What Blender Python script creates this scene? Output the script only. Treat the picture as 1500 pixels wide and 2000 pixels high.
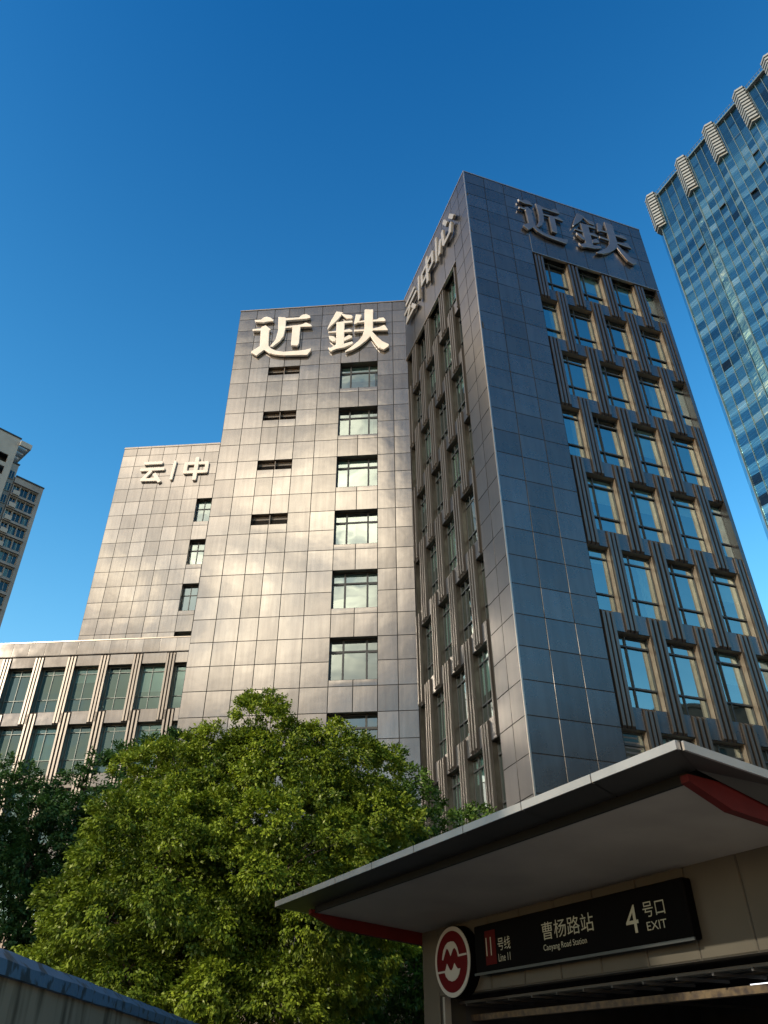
import bpy, bmesh, math, random
import numpy as np
from mathutils import Vector, Matrix
from math import sin, cos, tan, radians, pi, hypot
random.seed(7); RNG = np.random.default_rng(7)
for o in list(bpy.data.objects): bpy.data.objects.remove(o)
SC = bpy.context.scene; COL = SC.collection

# ------------------------------------------------------------------ camera
F_PX, PITCH, ROLL, CAMZ = 1534.4, 0.626277, -0.0059276, 1.6
_F = Vector((0, cos(PITCH), sin(PITCH))); _U0 = Vector((0, -sin(PITCH), cos(PITCH))); _X0 = Vector((1, 0, 0))
_X = cos(ROLL)*_X0 + sin(ROLL)*_U0; _U = -sin(ROLL)*_X0 + cos(ROLL)*_U0
cam = bpy.data.cameras.new('camera'); camo = bpy.data.objects.new('camera', cam); COL.objects.link(camo)
cam.sensor_fit = 'VERTICAL'; cam.sensor_height = 36; cam.lens = F_PX/2000*36
cam.clip_start = .1; cam.clip_end = 3000
camo.matrix_world = Matrix(((_X.x, _U.x, -_F.x, 0), (_X.y, _U.y, -_F.y, 0), (_X.z, _U.z, -_F.z, CAMZ), (0, 0, 0, 1)))
SC.camera = camo

# ------------------------------------------------------------------ light
SUN_AZ, SUN_EL = radians(226), radians(24)
w = bpy.data.worlds.new('World'); SC.world = w; w.use_nodes = True
def N(nt, t, **k):
    n = nt.nodes.new(t)
    for a, b in k.items(): setattr(n, a, b)
    return n
def world():
    nt = w.node_tree; L = nt.links.new
    bg = nt.nodes['Background']; bg.inputs[1].default_value = .15
    sky = N(nt, 'ShaderNodeTexSky', sky_type='NISHITA'); sky.sun_disc = False
    sky.sun_elevation = SUN_EL; sky.sun_rotation = SUN_AZ; sky.altitude = 400; sky.air_density = 1.35; sky.dust_density = .8; sky.ozone_density = 3.0
    hs = N(nt, 'ShaderNodeHueSaturation'); hs.inputs['Saturation'].default_value = 1.30; hs.inputs['Value'].default_value = 2.15; hs.inputs['Hue'].default_value = .488
    L(sky.outputs[0], hs.inputs['Color'])
    tc0 = N(nt, 'ShaderNodeTexCoord'); nn = N(nt, 'ShaderNodeVectorMath', operation='NORMALIZE'); L(tc0.outputs['Generated'], nn.inputs[0]); sx = N(nt, 'ShaderNodeSeparateXYZ'); L(nn.outputs[0], sx.inputs[0])
    rp = N(nt, 'ShaderNodeValToRGB'); L(sx.outputs['Z'], rp.inputs[0]); els = rp.color_ramp.elements
    els[0].position = .25; els[0].color = (1.55, 1.26, 1.08, 1); els[1].position = .93; els[1].color = (.17, .47, .68, 1)
    e = els.new(.6); e.color = (.66, .84, .92, 1)
    ml = N(nt, 'ShaderNodeMix', data_type='RGBA', blend_type='MULTIPLY'); ml.inputs['Factor'].default_value = 1; L(hs.outputs[0], ml.inputs['A']); L(rp.outputs[0], ml.inputs['B'])
    # sunlit evening clouds behind the viewer; those further left added for their reflections
    tc = N(nt, 'ShaderNodeTexCoord')
    def lobe(az, el, inner, outer):
        v = (sin(radians(az))*cos(radians(el)), cos(radians(az))*cos(radians(el)), sin(radians(el)))
        d = N(nt, 'ShaderNodeVectorMath', operation='DOT_PRODUCT'); d.inputs[1].default_value = v
        nrm = N(nt, 'ShaderNodeVectorMath', operation='NORMALIZE'); L(tc.outputs['Generated'], nrm.inputs[0]); L(nrm.outputs[0], d.inputs[0])
        m = N(nt, 'ShaderNodeMapRange', interpolation_type='SMOOTHSTEP'); m.inputs['From Min'].default_value = cos(radians(outer)); m.inputs['From Max'].default_value = cos(radians(inner))
        L(d.outputs['Value'], m.inputs['Value']); return m.outputs[0]
    mp = N(nt, 'ShaderNodeMapping'); mp.inputs['Scale'].default_value = (1, 1, 2.2); L(tc.outputs['Generated'], mp.inputs[0])
    nz = N(nt, 'ShaderNodeTexNoise'); nz.inputs['Scale'].default_value = 3.8; nz.inputs['Detail'].default_value = 4.5; nz.inputs['Roughness'].default_value = .55; nz.inputs['Distortion'].default_value = .6
    L(mp.outputs[0], nz.inputs['Vector'])
    cr = N(nt, 'ShaderNodeMapRange', interpolation_type='SMOOTHSTEP'); cr.inputs['From Min'].default_value = .43; cr.inputs['From Max'].default_value = .57; L(nz.outputs['Fac'], cr.inputs['Value'])
    cur = ml.outputs['Result']
    for az, el, i, o, colr, amt in CLOUDS:
        lb = lobe(az, el, i, o)
        mu = N(nt, 'ShaderNodeMath', operation='MULTIPLY'); L(lb, mu.inputs[0])
        m2 = N(nt, 'ShaderNodeMapRange'); m2.inputs['To Min'].default_value = amt[0]; m2.inputs['To Max'].default_value = amt[1]; L(cr.outputs[0], m2.inputs['Value'])
        L(m2.outputs[0], mu.inputs[1])
        mx = N(nt, 'ShaderNodeMix', data_type='RGBA'); mx.clamp_factor = True
        L(mu.outputs[0], mx.inputs['Factor']); L(cur, mx.inputs['A']); mx.inputs['B'].default_value = (*colr, 1); cur = mx.outputs['Result']
    L(cur, bg.inputs[0])
# azimuth, elevation, inner and outer radius (deg), colour (x background strength), cover where noise is low / high
CLOUDS = [
    (200, 34, 18, 38, (2.1, 2.1, 2.15), (.8, .95)),
    (204, 34, 6, 22, (11.5, 9.8, 7.8), (.0, 1.0)),
    (202, 35, 3, 15, (34.0, 29.5, 22.5), (.26, 1.0)),
    (208, 39, 3, 9, (20.0, 17.0, 13.5), (.45, 1.0)),
    (213, 20, 3, 11, (8.0, 6.6, 5.0), (.15, 1.0)),
    (268, 42, 8, 26, (2.6, 3.8, 4.6), (.0, .5)),
    (301, 43, 4, 12, (26.0, 20.0, 13.0), (.3, 1.0)),
    (309, 31, 2, 9, (17.0, 12.5, 8.0), (.0, 1.0)),
]
world()
sd = bpy.data.lights.new('sun', 'SUN'); sd.energy = 5.0; sd.angle = radians(.5); sd.color = (1.0, .85, .66)
so = bpy.data.objects.new('sun', sd); COL.objects.link(so)
so.rotation_euler = Vector((sin(SUN_AZ)*cos(SUN_EL), cos(SUN_AZ)*cos(SUN_EL), sin(SUN_EL))).to_track_quat('Z', 'Y').to_euler()
SC.view_settings.view_transform = 'Standard'; SC.view_settings.look = 'None'; SC.view_settings.gamma = 1
SC.view_settings.exposure = -0.15
SC.render.engine = 'CYCLES'; SC.cycles.max_bounces = 6; SC.cycles.transparent_max_bounces = 8; SC.cycles.use_denoising = True

# ------------------------------------------------------------------ materials
def mat(name, color=(.5, .5, .5), rough=.6, metal=0., spec=.5, var=0., vscale=3., bump=0., bscale=8., emit=0., coords='Object', stretch=(1, 1, 1), var2=None, bdist=.02, detail=4, lo=.35, hi=.65, rvar=0.):
    m = bpy.data.materials.new(name); m.use_nodes = True; nt = m.node_tree; L = nt.links.new
    b = nt.nodes['Principled BSDF']
    b.inputs['Base Color'].default_value = (*color, 1); b.inputs['Roughness'].default_value = rough
    b.inputs['Metallic'].default_value = metal; b.inputs['Specular IOR Level'].default_value = spec
    tc = N(nt, 'ShaderNodeTexCoord'); mp = N(nt, 'ShaderNodeMapping'); mp.inputs['Scale'].default_value = stretch
    L(tc.outputs[coords], mp.inputs[0])
    if var or var2 or rvar:
        nz = N(nt, 'ShaderNodeTexNoise'); nz.inputs['Scale'].default_value = vscale; nz.inputs['Detail'].default_value = detail; L(mp.outputs[0], nz.inputs['Vector'])
        r = N(nt, 'ShaderNodeMapRange'); r.inputs['From Min'].default_value = lo; r.inputs['From Max'].default_value = hi; L(nz.outputs['Fac'], r.inputs['Value'])
        mx = N(nt, 'ShaderNodeMix', data_type='RGBA'); L(r.outputs[0], mx.inputs['Factor'])
        c2 = var2 if var2 else tuple(min(1, c*(1+var)) for c in color); c1 = color if var2 else tuple(c*(1-var) for c in color)
        mx.inputs['A'].default_value = (*c1, 1); mx.inputs['B'].default_value = (*c2, 1); L(mx.outputs['Result'], b.inputs['Base Color'])
        if rvar:
            rr = N(nt, 'ShaderNodeMapRange'); rr.inputs['To Min'].default_value = rough-rvar; rr.inputs['To Max'].default_value = rough+rvar
            L(r.outputs[0], rr.inputs['Value']); L(rr.outputs[0], b.inputs['Roughness'])
    if bump:
        n2 = N(nt, 'ShaderNodeTexNoise'); n2.inputs['Scale'].default_value = bscale; n2.inputs['Detail'].default_value = 3; L(mp.outputs[0], n2.inputs['Vector'])
        bp = N(nt, 'ShaderNodeBump'); bp.inputs['Strength'].default_value = bump; bp.inputs['Distance'].default_value = bdist
        L(n2.outputs['Fac'], bp.inputs['Height']); L(bp.outputs[0], b.inputs['Normal'])
    if emit:
        b.inputs['Emission Color'].default_value = (*color, 1); b.inputs['Emission Strength'].default_value = emit
    return m
def glass_mat(name, tint=(.55, .75, .8), refl=.5, rough=.02, bump=.25, bscale=.8, through=(.55, .75, .75)):
    m = bpy.data.materials.new(name); m.use_nodes = True; nt = m.node_tree; L = nt.links.new
    nt.nodes.remove(nt.nodes['Principled BSDF']); out = nt.nodes['Material Output']
    g = N(nt, 'ShaderNodeBsdfGlossy'); g.inputs['Color'].default_value = (*tint, 1); g.inputs['Roughness'].default_value = rough
    t = N(nt, 'ShaderNodeBsdfTransparent'); t.inputs['Color'].default_value = (*through, 1)
    lw = N(nt, 'ShaderNodeLayerWeight'); lw.inputs['Blend'].default_value = .35
    mr = N(nt, 'ShaderNodeMapRange'); mr.inputs['To Min'].default_value = refl; mr.inputs['To Max'].default_value = 1; L(lw.outputs['Fresnel'], mr.inputs['Value'])
    mx = N(nt, 'ShaderNodeMixShader'); L(mr.outputs[0], mx.inputs[0]); L(t.outputs[0], mx.inputs[1]); L(g.outputs[0], mx.inputs[2]); L(mx.outputs[0], out.inputs[0])
    tc = N(nt, 'ShaderNodeTexCoord'); oi = N(nt, 'ShaderNodeObjectInfo')
    ad = N(nt, 'ShaderNodeVectorMath', operation='ADD'); sc = N(nt, 'ShaderNodeVectorMath', operation='SCALE'); sc.inputs['Scale'].default_value = 37
    cb = N(nt, 'ShaderNodeCombineXYZ'); L(oi.outputs['Random'], cb.inputs[0]); L(oi.outputs['Random'], cb.inputs[2]); L(cb.outputs[0], sc.inputs[0]); L(sc.outputs[0], ad.inputs[1]); L(tc.outputs['Object'], ad.inputs[0])
    nz = N(nt, 'ShaderNodeTexNoise'); nz.inputs['Scale'].default_value = bscale; nz.inputs['Detail'].default_value = 1; L(ad.outputs[0], nz.inputs['Vector'])
    bp = N(nt, 'ShaderNodeBump'); bp.inputs['Strength'].default_value = bump; bp.inputs['Distance'].default_value = .03; L(nz.outputs['Fac'], bp.inputs['Height']); L(bp.outputs[0], g.inputs['Normal'])
    return m
def metal_panel(name, color, rough, rvar=.06, bump=.16, streak=.12, coat=0.):
    """satin metal cladding: slightly uneven sheet, faint rain streaks, small panel to panel tone changes from an attribute"""
    m = bpy.data.materials.new(name); m.use_nodes = True; nt = m.node_tree; L = nt.links.new
    b = nt.nodes['Principled BSDF']; b.inputs['Metallic'].default_value = .9
    tc = N(nt, 'ShaderNodeTexCoord')
    at = N(nt, 'ShaderNodeAttribute', attribute_name='tone')
    mp = N(nt, 'ShaderNodeMapping'); mp.inputs['Scale'].default_value = (2.2, 2.2, .18); L(tc.outputs['Object'], mp.inputs[0])
    nz = N(nt, 'ShaderNodeTexNoise'); nz.inputs['Scale'].default_value = 2.0; nz.inputs['Detail'].default_value = 5; L(mp.outputs[0], nz.inputs['Vector'])
    r = N(nt, 'ShaderNodeMapRange'); r.inputs['From Min'].default_value = .3; r.inputs['From Max'].default_value = .7; r.inputs['To Min'].default_value = 1-streak; r.inputs['To Max'].default_value = 1+streak*.5; L(nz.outputs['Fac'], r.inputs['Value'])
    mu = N(nt, 'ShaderNodeMath', operation='MULTIPLY'); L(r.outputs[0], mu.inputs[0]); L(at.outputs['Fac'], mu.inputs[1])
    vs = N(nt, 'ShaderNodeVectorMath', operation='SCALE'); vs.inputs[0].default_value = color; L(mu.outputs[0], vs.inputs['Scale']); L(vs.outputs[0], b.inputs['Base Color'])
    n3 = N(nt, 'ShaderNodeTexNoise'); n3.inputs['Scale'].default_value = 1.1; n3.inputs['Detail'].default_value = 5; L(tc.outputs['Object'], n3.inputs['Vector'])
    rr = N(nt, 'ShaderNodeMapRange'); rr.inputs['From Min'].default_value = .35; rr.inputs['From Max'].default_value = .65; rr.inputs['To Min'].default_value = rough-rvar; rr.inputs['To Max'].default_value = rough+rvar
    L(n3.outputs['Fac'], rr.inputs['Value']); L(rr.outputs[0], b.inputs['Roughness'])
    n2 = N(nt, 'ShaderNodeTexNoise'); n2.inputs['Scale'].default_value = .8; n2.inputs['Detail'].default_value = 2; L(tc.outputs['Object'], n2.inputs['Vector'])
    bp = N(nt, 'ShaderNodeBump'); bp.inputs['Strength'].default_value = bump; bp.inputs['Distance'].default_value = .05; L(n2.outputs['Fac'], bp.inputs['Height']); L(bp.outputs[0], b.inputs['Normal'])
    return m
M = {}
M['panel_pale'] = metal_panel('bronze_metal_panel', (.385, .372, .358), .12, rvar=.02, streak=.10)
M['panel_dark'] = metal_panel('dark_metal_panel', (.150, .150, .152), .28, rvar=.03, bump=.2, streak=.10)
M['fin'] = mat('bronze_fin', (.15, .132, .115), .28, .85, var=.12, vscale=2, stretch=(3, 3, .3))
M['fin_pale'] = mat('pale_fin', (.17, .158, .145), .34, .7, var=.1, vscale=2, stretch=(3, 3, .3))
M['reveal'] = mat('reveal_metal', (.155, .13, .105), .28, .88, var=.15, vscale=2)
M['fin_warm'] = mat('warm_fin', (.33, .27, .20), .38, .45, var=.12, vscale=2, stretch=(3, 3, .3))
M['reveal_sunlit'] = mat('sunlit_reveal', (.225, .195, .155), .40, .5, var=.15, vscale=2)  # brighter copy of the reveal metal; sun on the jambs put into the colour
M['fin_shaded'] = mat('shaded_fin', (.085, .080, .074), .48, .6, var=.12, vscale=2, stretch=(3, 3, .3))  # fin metal darkened for the left face, shade put into the colour
M['reveal_shaded'] = mat('shaded_reveal', (.10, .092, .082), .32, .8, var=.15, vscale=2)  # left-face copy of the reveal metal with its shade painted in
M['backing'] = mat('joint_backing', (.02, .02, .02), .9)
M['interior'] = mat('room_interior', (.05, .055, .06), .95, var=.4, vscale=.8)
M['frame'] = mat('window_frame_metal', (.035, .04, .042), .45, .2)
M['frame_pale'] = mat('window_frame_grey', (.12, .15, .145), .45, .2)
M['pane'] = glass_mat('window_pane', (.70, .84, .82), .44)
M['pane_dark'] = glass_mat('window_pane_green', (.48, .72, .70), .26)
M['blind'] = mat('roller_blind', (.50, .56, .54), .8, var=.08, vscale=1)
M['curtain'] = mat('curtain', (.55, .55, .48), .85, var=.25, vscale=6, stretch=(6, 6, .4))
M['louver'] = mat('vent_louver', (.13, .12, .11), .5, .3)
M['panel_shaded'] = metal_panel('shaded_metal_panel', (.098, .098, .100), .32, rvar=.03, bump=.12, streak=.10)  # tower cladding darkened for the left face; shade sits in the colour
M['letter'] = mat('letter_face', (.62, .60, .55), .45, .0, var=.06, vscale=1.2)
M['letter_shaded'] = mat('letter_face_shaded', (.16, .16, .165), .33, .75, var=.1, vscale=1.2)  # darker copy of the letters; right face's shade put into the colour
M['letter_mid'] = mat('letter_face_mid', (.26, .26, .25), .4, .3, var=.08)
M['roof'] = mat('roof_membrane', (.2, .2, .2), .9, var=.2)
M['trim'] = mat('edge_trim', (.36, .33, .29), .32, .85)

# ------------------------------------------------------------------ mesh tools
class MB:
    def __init__(s): s.v = []; s.f = []; s.sm = []; s.tone = []; s.mi = []
    def poly(s, pts, smooth=False, mi=0):
        k = len(s.v); s.v += [tuple(p) for p in pts]; s.f.append(tuple(range(k, k+len(pts)))); s.sm.append(smooth); s.mi.append(mi)
    def box(s, F, x0, x1, y0, y1, z0, z1, mi=0, skip=''):
        P = [F(x, y, z) for z in (z0, z1) for y in (y0, y1) for x in (x0, x1)]
        k = len(s.v); s.v += [tuple(p) for p in P]
        for nm, q in (('d', (0, 2, 3, 1)), ('u', (4, 5, 7, 6)), ('f', (0, 1, 5, 4)), ('b', (2, 6, 7, 3)), ('l', (0, 4, 6, 2)), ('r', (1, 3, 7, 5))):
            if nm in skip: continue
            s.f.append(tuple(k+i for i in q)); s.sm.append(False); s.mi.append(mi)
    def prism(s, pts, y0, y1, F, mi=0):
        """polygon pts (x,z) extruded between depth y0 (front) and y1 (back)"""
        n = len(pts); k = len(s.v)
        s.v += [tuple(F(x, y0, z)) for x, z in pts] + [tuple(F(x, y1, z)) for x, z in pts]
        s.f.append(tuple(range(k, k+n))); s.f.append(tuple(range(k+2*n-1, k+n-1, -1))); s.sm += [False]*2; s.mi += [mi]*2
        for i in range(n):
            j = (i+1) % n; s.f.append((k+i, k+n+i, k+n+j, k+j)); s.sm.append(False); s.mi.append(mi)
    def tube(s, pts, r0, r1, n=8):
        pts = [Vector(p) for p in pts]; k0 = len(s.v)
        for i, p in enumerate(pts):
            d = (pts[min(i+1, len(pts)-1)]-pts[max(i-1, 0)]).normalized()
            a = d.cross(Vector((.3, .9, .1))).normalized(); b = d.cross(a); r = r0+(r1-r0)*i/(len(pts)-1)
            s.v += [tuple(p+a*r*cos(2*pi*j/n)+b*r*sin(2*pi*j/n)) for j in range(n)]
        for i in range(len(pts)-1):
            for j in range(n):
                s.f.append((k0+i*n+j, k0+i*n+(j+1) % n, k0+(i+1)*n+(j+1) % n, k0+(i+1)*n+j)); s.sm.append(True); s.mi.append(0)
    def pillow(s, F, x0, x1, z0, z1, y, bulge=.004, edge=.014, t=None, n=4, tilt=.0028, mi=0):
        """one cladding sheet: folded edges, slightly bellied face, own tiny tilt"""
        k = len(s.v); tx = random.gauss(0, tilt); tz = random.gauss(0, tilt); tv = t if t is not None else random.uniform(.82, 1.08)
        xa, xb, za, zb = x0+.009, x1-.009, z0+.009, z1-.009; W = n+1
        for j in range(W):
            for i in range(W):
                ux, vz = -1+2*i/n, -1+2*j/n
                xe = xa+edge+(xb-xa-2*edge)*(ux+1)/2; ze = za+edge+(zb-za-2*edge)*(vz+1)/2
                d = -bulge*(1-ux*ux)*(1-vz*vz)+tx*ux*(xb-xa)/2+tz*vz*(zb-za)/2
                s.v.append(tuple(F(xe, y+d, ze)))
        for j in range(n):
            for i in range(n):
                s.f.append((k+j*W+i, k+j*W+i+1, k+(j+1)*W+i+1, k+(j+1)*W+i)); s.sm.append(True); s.mi.append(mi); s.tone.append((len(s.f)-1, tv))
        c = [s.v[k], s.v[k+n], s.v[k+n*W+n], s.v[k+n*W]]; o = [tuple(F(x_, y+.016, z_)) for x_, z_ in ((xa, za), (xb, za), (xb, zb), (xa, zb))]
        q = len(s.v); s.v += c+o
        for i in range(4):
            j = (i+1) % 4; s.f.append((q+i, q+j, q+4+j, q+4+i)); s.sm.append(False); s.mi.append(mi); s.tone.append((len(s.f)-1, .07))
    def build(s, name, m, parent=None, origin=None, recalc=False):
        me = bpy.data.meshes.new(name)
        root = parent
        while root is not None and root.parent is not None: root = root.parent
        off = Vector(origin) if origin is not None else (root.location.copy() if root is not None else Vector((0, 0, 0)))
        me.from_pydata([(v[0]-off.x, v[1]-off.y, v[2]-off.z) for v in s.v], [], s.f)
        ms = m if isinstance(m, (list, tuple)) else [m]
        for q in ms: me.materials.append(q)
        me.polygons.foreach_set('use_smooth', s.sm); me.polygons.foreach_set('material_index', s.mi)
        at = me.attributes.new('tone', 'FLOAT', 'FACE'); vals = np.ones(len(s.f), np.float32)
        for i, t in s.tone: vals[i] = t
        at.data.foreach_set('value', vals)
        if recalc:
            b = bmesh.new(); b.from_mesh(me); bmesh.ops.recalc_face_normals(b, faces=b.faces); b.to_mesh(me); b.free()
        me.update()
        o = bpy.data.objects.new(name, me); COL.objects.link(o)
        if parent is not None:
            o.parent = parent
            if origin is not None: o.location = off-root.location
        elif origin is not None: o.location = off
        return o
class Frame:
    """facade frame: x to the viewer's right along the wall, y into the wall, z up; optional push keeps things lined up on recessed planes"""
    def __init__(s, o, d, k=1.): s.o = Vector((o[0], o[1], 0)); s.d = Vector((d[0], d[1], 0)).normalized(); s.n = Vector((-s.d.y, s.d.x, 0)); s.k = k
    def __call__(s, x, y, z): return s.o+s.d*x+s.n*y+Vector((0, 0, z))
    def at(s, y): return Frame(s.o+s.n*y, s.d)
    def ang(s): return math.atan2(s.d.y, s.d.x)
def tag(o, label=None, cat=None, group=None, kind=None):
    for k, v in (('label', label), ('category', cat), ('group', group), ('kind', kind)):
        if v: o[k] = v
    return o
def thing(name, loc, label, cat, group=None):
    o = bpy.data.objects.new(name, None); COL.objects.link(o); o.location = loc; o.empty_display_size = .5
    return tag(o, label, cat, group)
def wall_holes(mb, F, x0, x1, z0, z1, holes, y, depth, mi_r=None, mi=0, rev=True):
    xs = sorted({x0, x1, *[min(max(h[i], x0), x1) for h in holes for i in (0, 1)]}); zs = sorted({z0, z1, *[min(max(h[i], z0), z1) for h in holes for i in (2, 3)]})
    for a, b in zip(xs, xs[1:]):
        run = None
        for c, d in zip(zs, zs[1:]):
            cx, cz = (a+b)/2, (c+d)/2
            hit = any(h[0] < cx < h[1] and h[2] < cz < h[3] for h in holes)
            if not hit: run = (run[0], d) if run else (c, d)
            if (hit or d == zs[-1]) and run:
                mb.poly([F(a, y, run[0]), F(b, y, run[0]), F(b, y, run[1]), F(a, y, run[1])], mi=mi); run = None
    if rev:
        for (a, b, c, d) in holes:
            m2 = mi if mi_r is None else mi_r
            mb.poly([F(a, y, c), F(b, y, c), F(b, y+depth, c), F(a, y+depth, c)], mi=m2)
            mb.poly([F(a, y, d), F(a, y+depth, d), F(b, y+depth, d), F(b, y, d)], mi=m2)
            mb.poly([F(a, y, c), F(a, y+depth, c), F(a, y+depth, d), F(a, y, d)], mi=m2)
            mb.poly([F(b, y, c), F(b, y, d), F(b, y+depth, d), F(b, y+depth, c)], mi=m2)
def cells(xs, zs, holes):
    """panel grid minus openings -> list of rectangles"""
    out = []
    for a, b in zip(xs, xs[1:]):
        for c, d in zip(zs, zs[1:]):
            rects = [(a, b, c, d)]
            for h in holes:
                nr = []
                for (p, q, r, t) in rects:
                    if h[1] <= p+.02 or h[0] >= q-.02 or h[3] <= r+.02 or h[2] >= t-.02: nr.append((p, q, r, t)); continue
                    if h[3] < t-.05: nr.append((p, q, h[3], t))
                    if h[2] > r+.05: nr.append((p, q, r, h[2]))
                rects = nr
            out += rects
    return out

# ------------------------------------------------------------------ windows
PROTO = {}
def window(F, root, x0, x1, z0, z1, y, kind, fmat='frame', pmat='pane', deep=.05):
    """window part (its mesh is the frame) with pane and blind sub-parts; shared mesh per size"""
    w_, h_ = round(x1-x0, 2), round(z1-z0, 2); key = (w_, h_, kind, fmat, pmat)
    if key not in PROTO:
        I = Frame((0, 0), (1, 0)); f = MB(); t = .055
        f.box(I, 0, w_, 0, .08, 0, t); f.box(I, 0, w_, 0, .08, h_-t, h_); f.box(I, 0, t, 0, .08, t, h_-t); f.box(I, w_-t, w_, 0, .08, t, h_-t)
        if kind == 'tall':
            for zf in (.27, .83): f.box(I, t, w_-t, -.03, .07, h_*zf, h_*zf+.075)
            f.box(I, w_*.3, w_*.3+.06, -.015, .07, t, h_-t)
        elif kind == 'tall2':
            for zf in (.30, .86): f.box(I, t, w_-t, -.02, .07, h_*zf, h_*zf+.05)
            f.box(I, w_*.42, w_*.42+.05, -.015, .07, t, h_-t)
        elif kind == 'part':
            for zf in (.27, .83): f.box(I, t, w_-t, -.03, .07, h_*zf, h_*zf+.075)
        elif kind == 'triple':
            f.box(I, t, w_-t, -.02, .07, h_*.70, h_*.70+.10)
            for xf in (.25, .745): f.box(I, w_*xf, w_*xf+.11, -.015, .07, t, h_-t)
            for xf, xg in ((0, .25), (.77, 1)): f.box(I, w_*xf+t+.02, w_*xg-.03, -.01, .06, t, t+.05); f.box(I, w_*xf+t+.02, w_*xg-.03, -.01, .06, h_*.70-.05, h_*.70)
        elif kind == 'double':
            f.box(I, t, w_-t, -.02, .07, h_*.62, h_*.62+.06); f.box(I, w_*.47, w_*.47+.06, -.015, .07, t, h_-t)
        p = MB(); p.poly([(t, .05, t), (w_-t, .05, t), (w_-t, .05, h_-t), (t, .05, h_-t)])
        PROTO[key] = [f.build('window', M[fmat]).data, p.build('pane', M[pmat]).data]
        for n in ('window', 'pane'):
            bpy.data.objects.remove([o for o in COL.objects if o.data in PROTO[key] and o.name.startswith(n)][-1])
    fd, pd = PROTO[key]
    o = bpy.data.objects.new('window', fd); COL.objects.link(o); o.parent = root; o.location = F(x0, y, z0)-root.location; o.rotation_euler = (0, 0, F.ang())
    q = bpy.data.objects.new('pane', pd); COL.objects.link(q); q.parent = o; q.rotation_euler = (random.gauss(0, .006), 0, random.gauss(0, .008))
    r = random.random()
    if r < .62 and w_ > .7:
        b = MB(); I = Frame((0, 0), (1, 0)); t = .06
        if r < .40:
            dz = h_*random.choice((.2, .3, .42, .55, .7)); b.poly([(t, .14, h_-t-dz), (w_-t, .14, h_-t-dz), (w_-t, .14, h_-t), (t, .14, h_-t)]); nm, mm = 'blind', 'blind'
        else:
            xa = t if random.random() < .5 else w_*.6; xb = xa+w_*random.uniform(.2, .36); n = 14
            for i in range(n):
                a, c = xa+(xb-xa)*i/n, xa+(xb-xa)*(i+1)/n; ya, yc = .16+.03*(i % 2), .16+.03*((i+1) % 2)
                b.poly([(a, ya, t), (c, yc, t), (c, yc, h_-t), (a, ya, h_-t)])
            nm, mm = 'curtain', 'curtain'
        me = b.build(nm, M[mm]); me.parent = o
    return o

# ------------------------------------------------------------------ frames of the building complex
aA, aB = .073031, -.339386
C0 = Vector((5.48932, 29.49351, 0)); dR = Vector((cos(aB), -sin(aB), 0)); dL = Vector((sin(aB), cos(aB), 0))
BACK = C0+dL*11.4; dA = Vector((cos(aA), -sin(aA), 0)); nAi = Vector((sin(aA), cos(aA), 0))
FR = Frame(C0, dR); FL = Frame(C0, -dL); FA = Frame(BACK, dA); FC = Frame(BACK+nAi*15.5, dA); FD = Frame(BACK+nAi*12.2, dA)
HEAD = [44.57-4.491*k for k in range(10)]
ROWS = [51.24, 50.08, 48.77, 47.42, 46.06]+[44.57-1.497*k for k in range(30)]
ROWS = sorted([z for z in ROWS if z > .3]+[0.05])
REC = .14   # window zone recess on the corner tower

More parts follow.
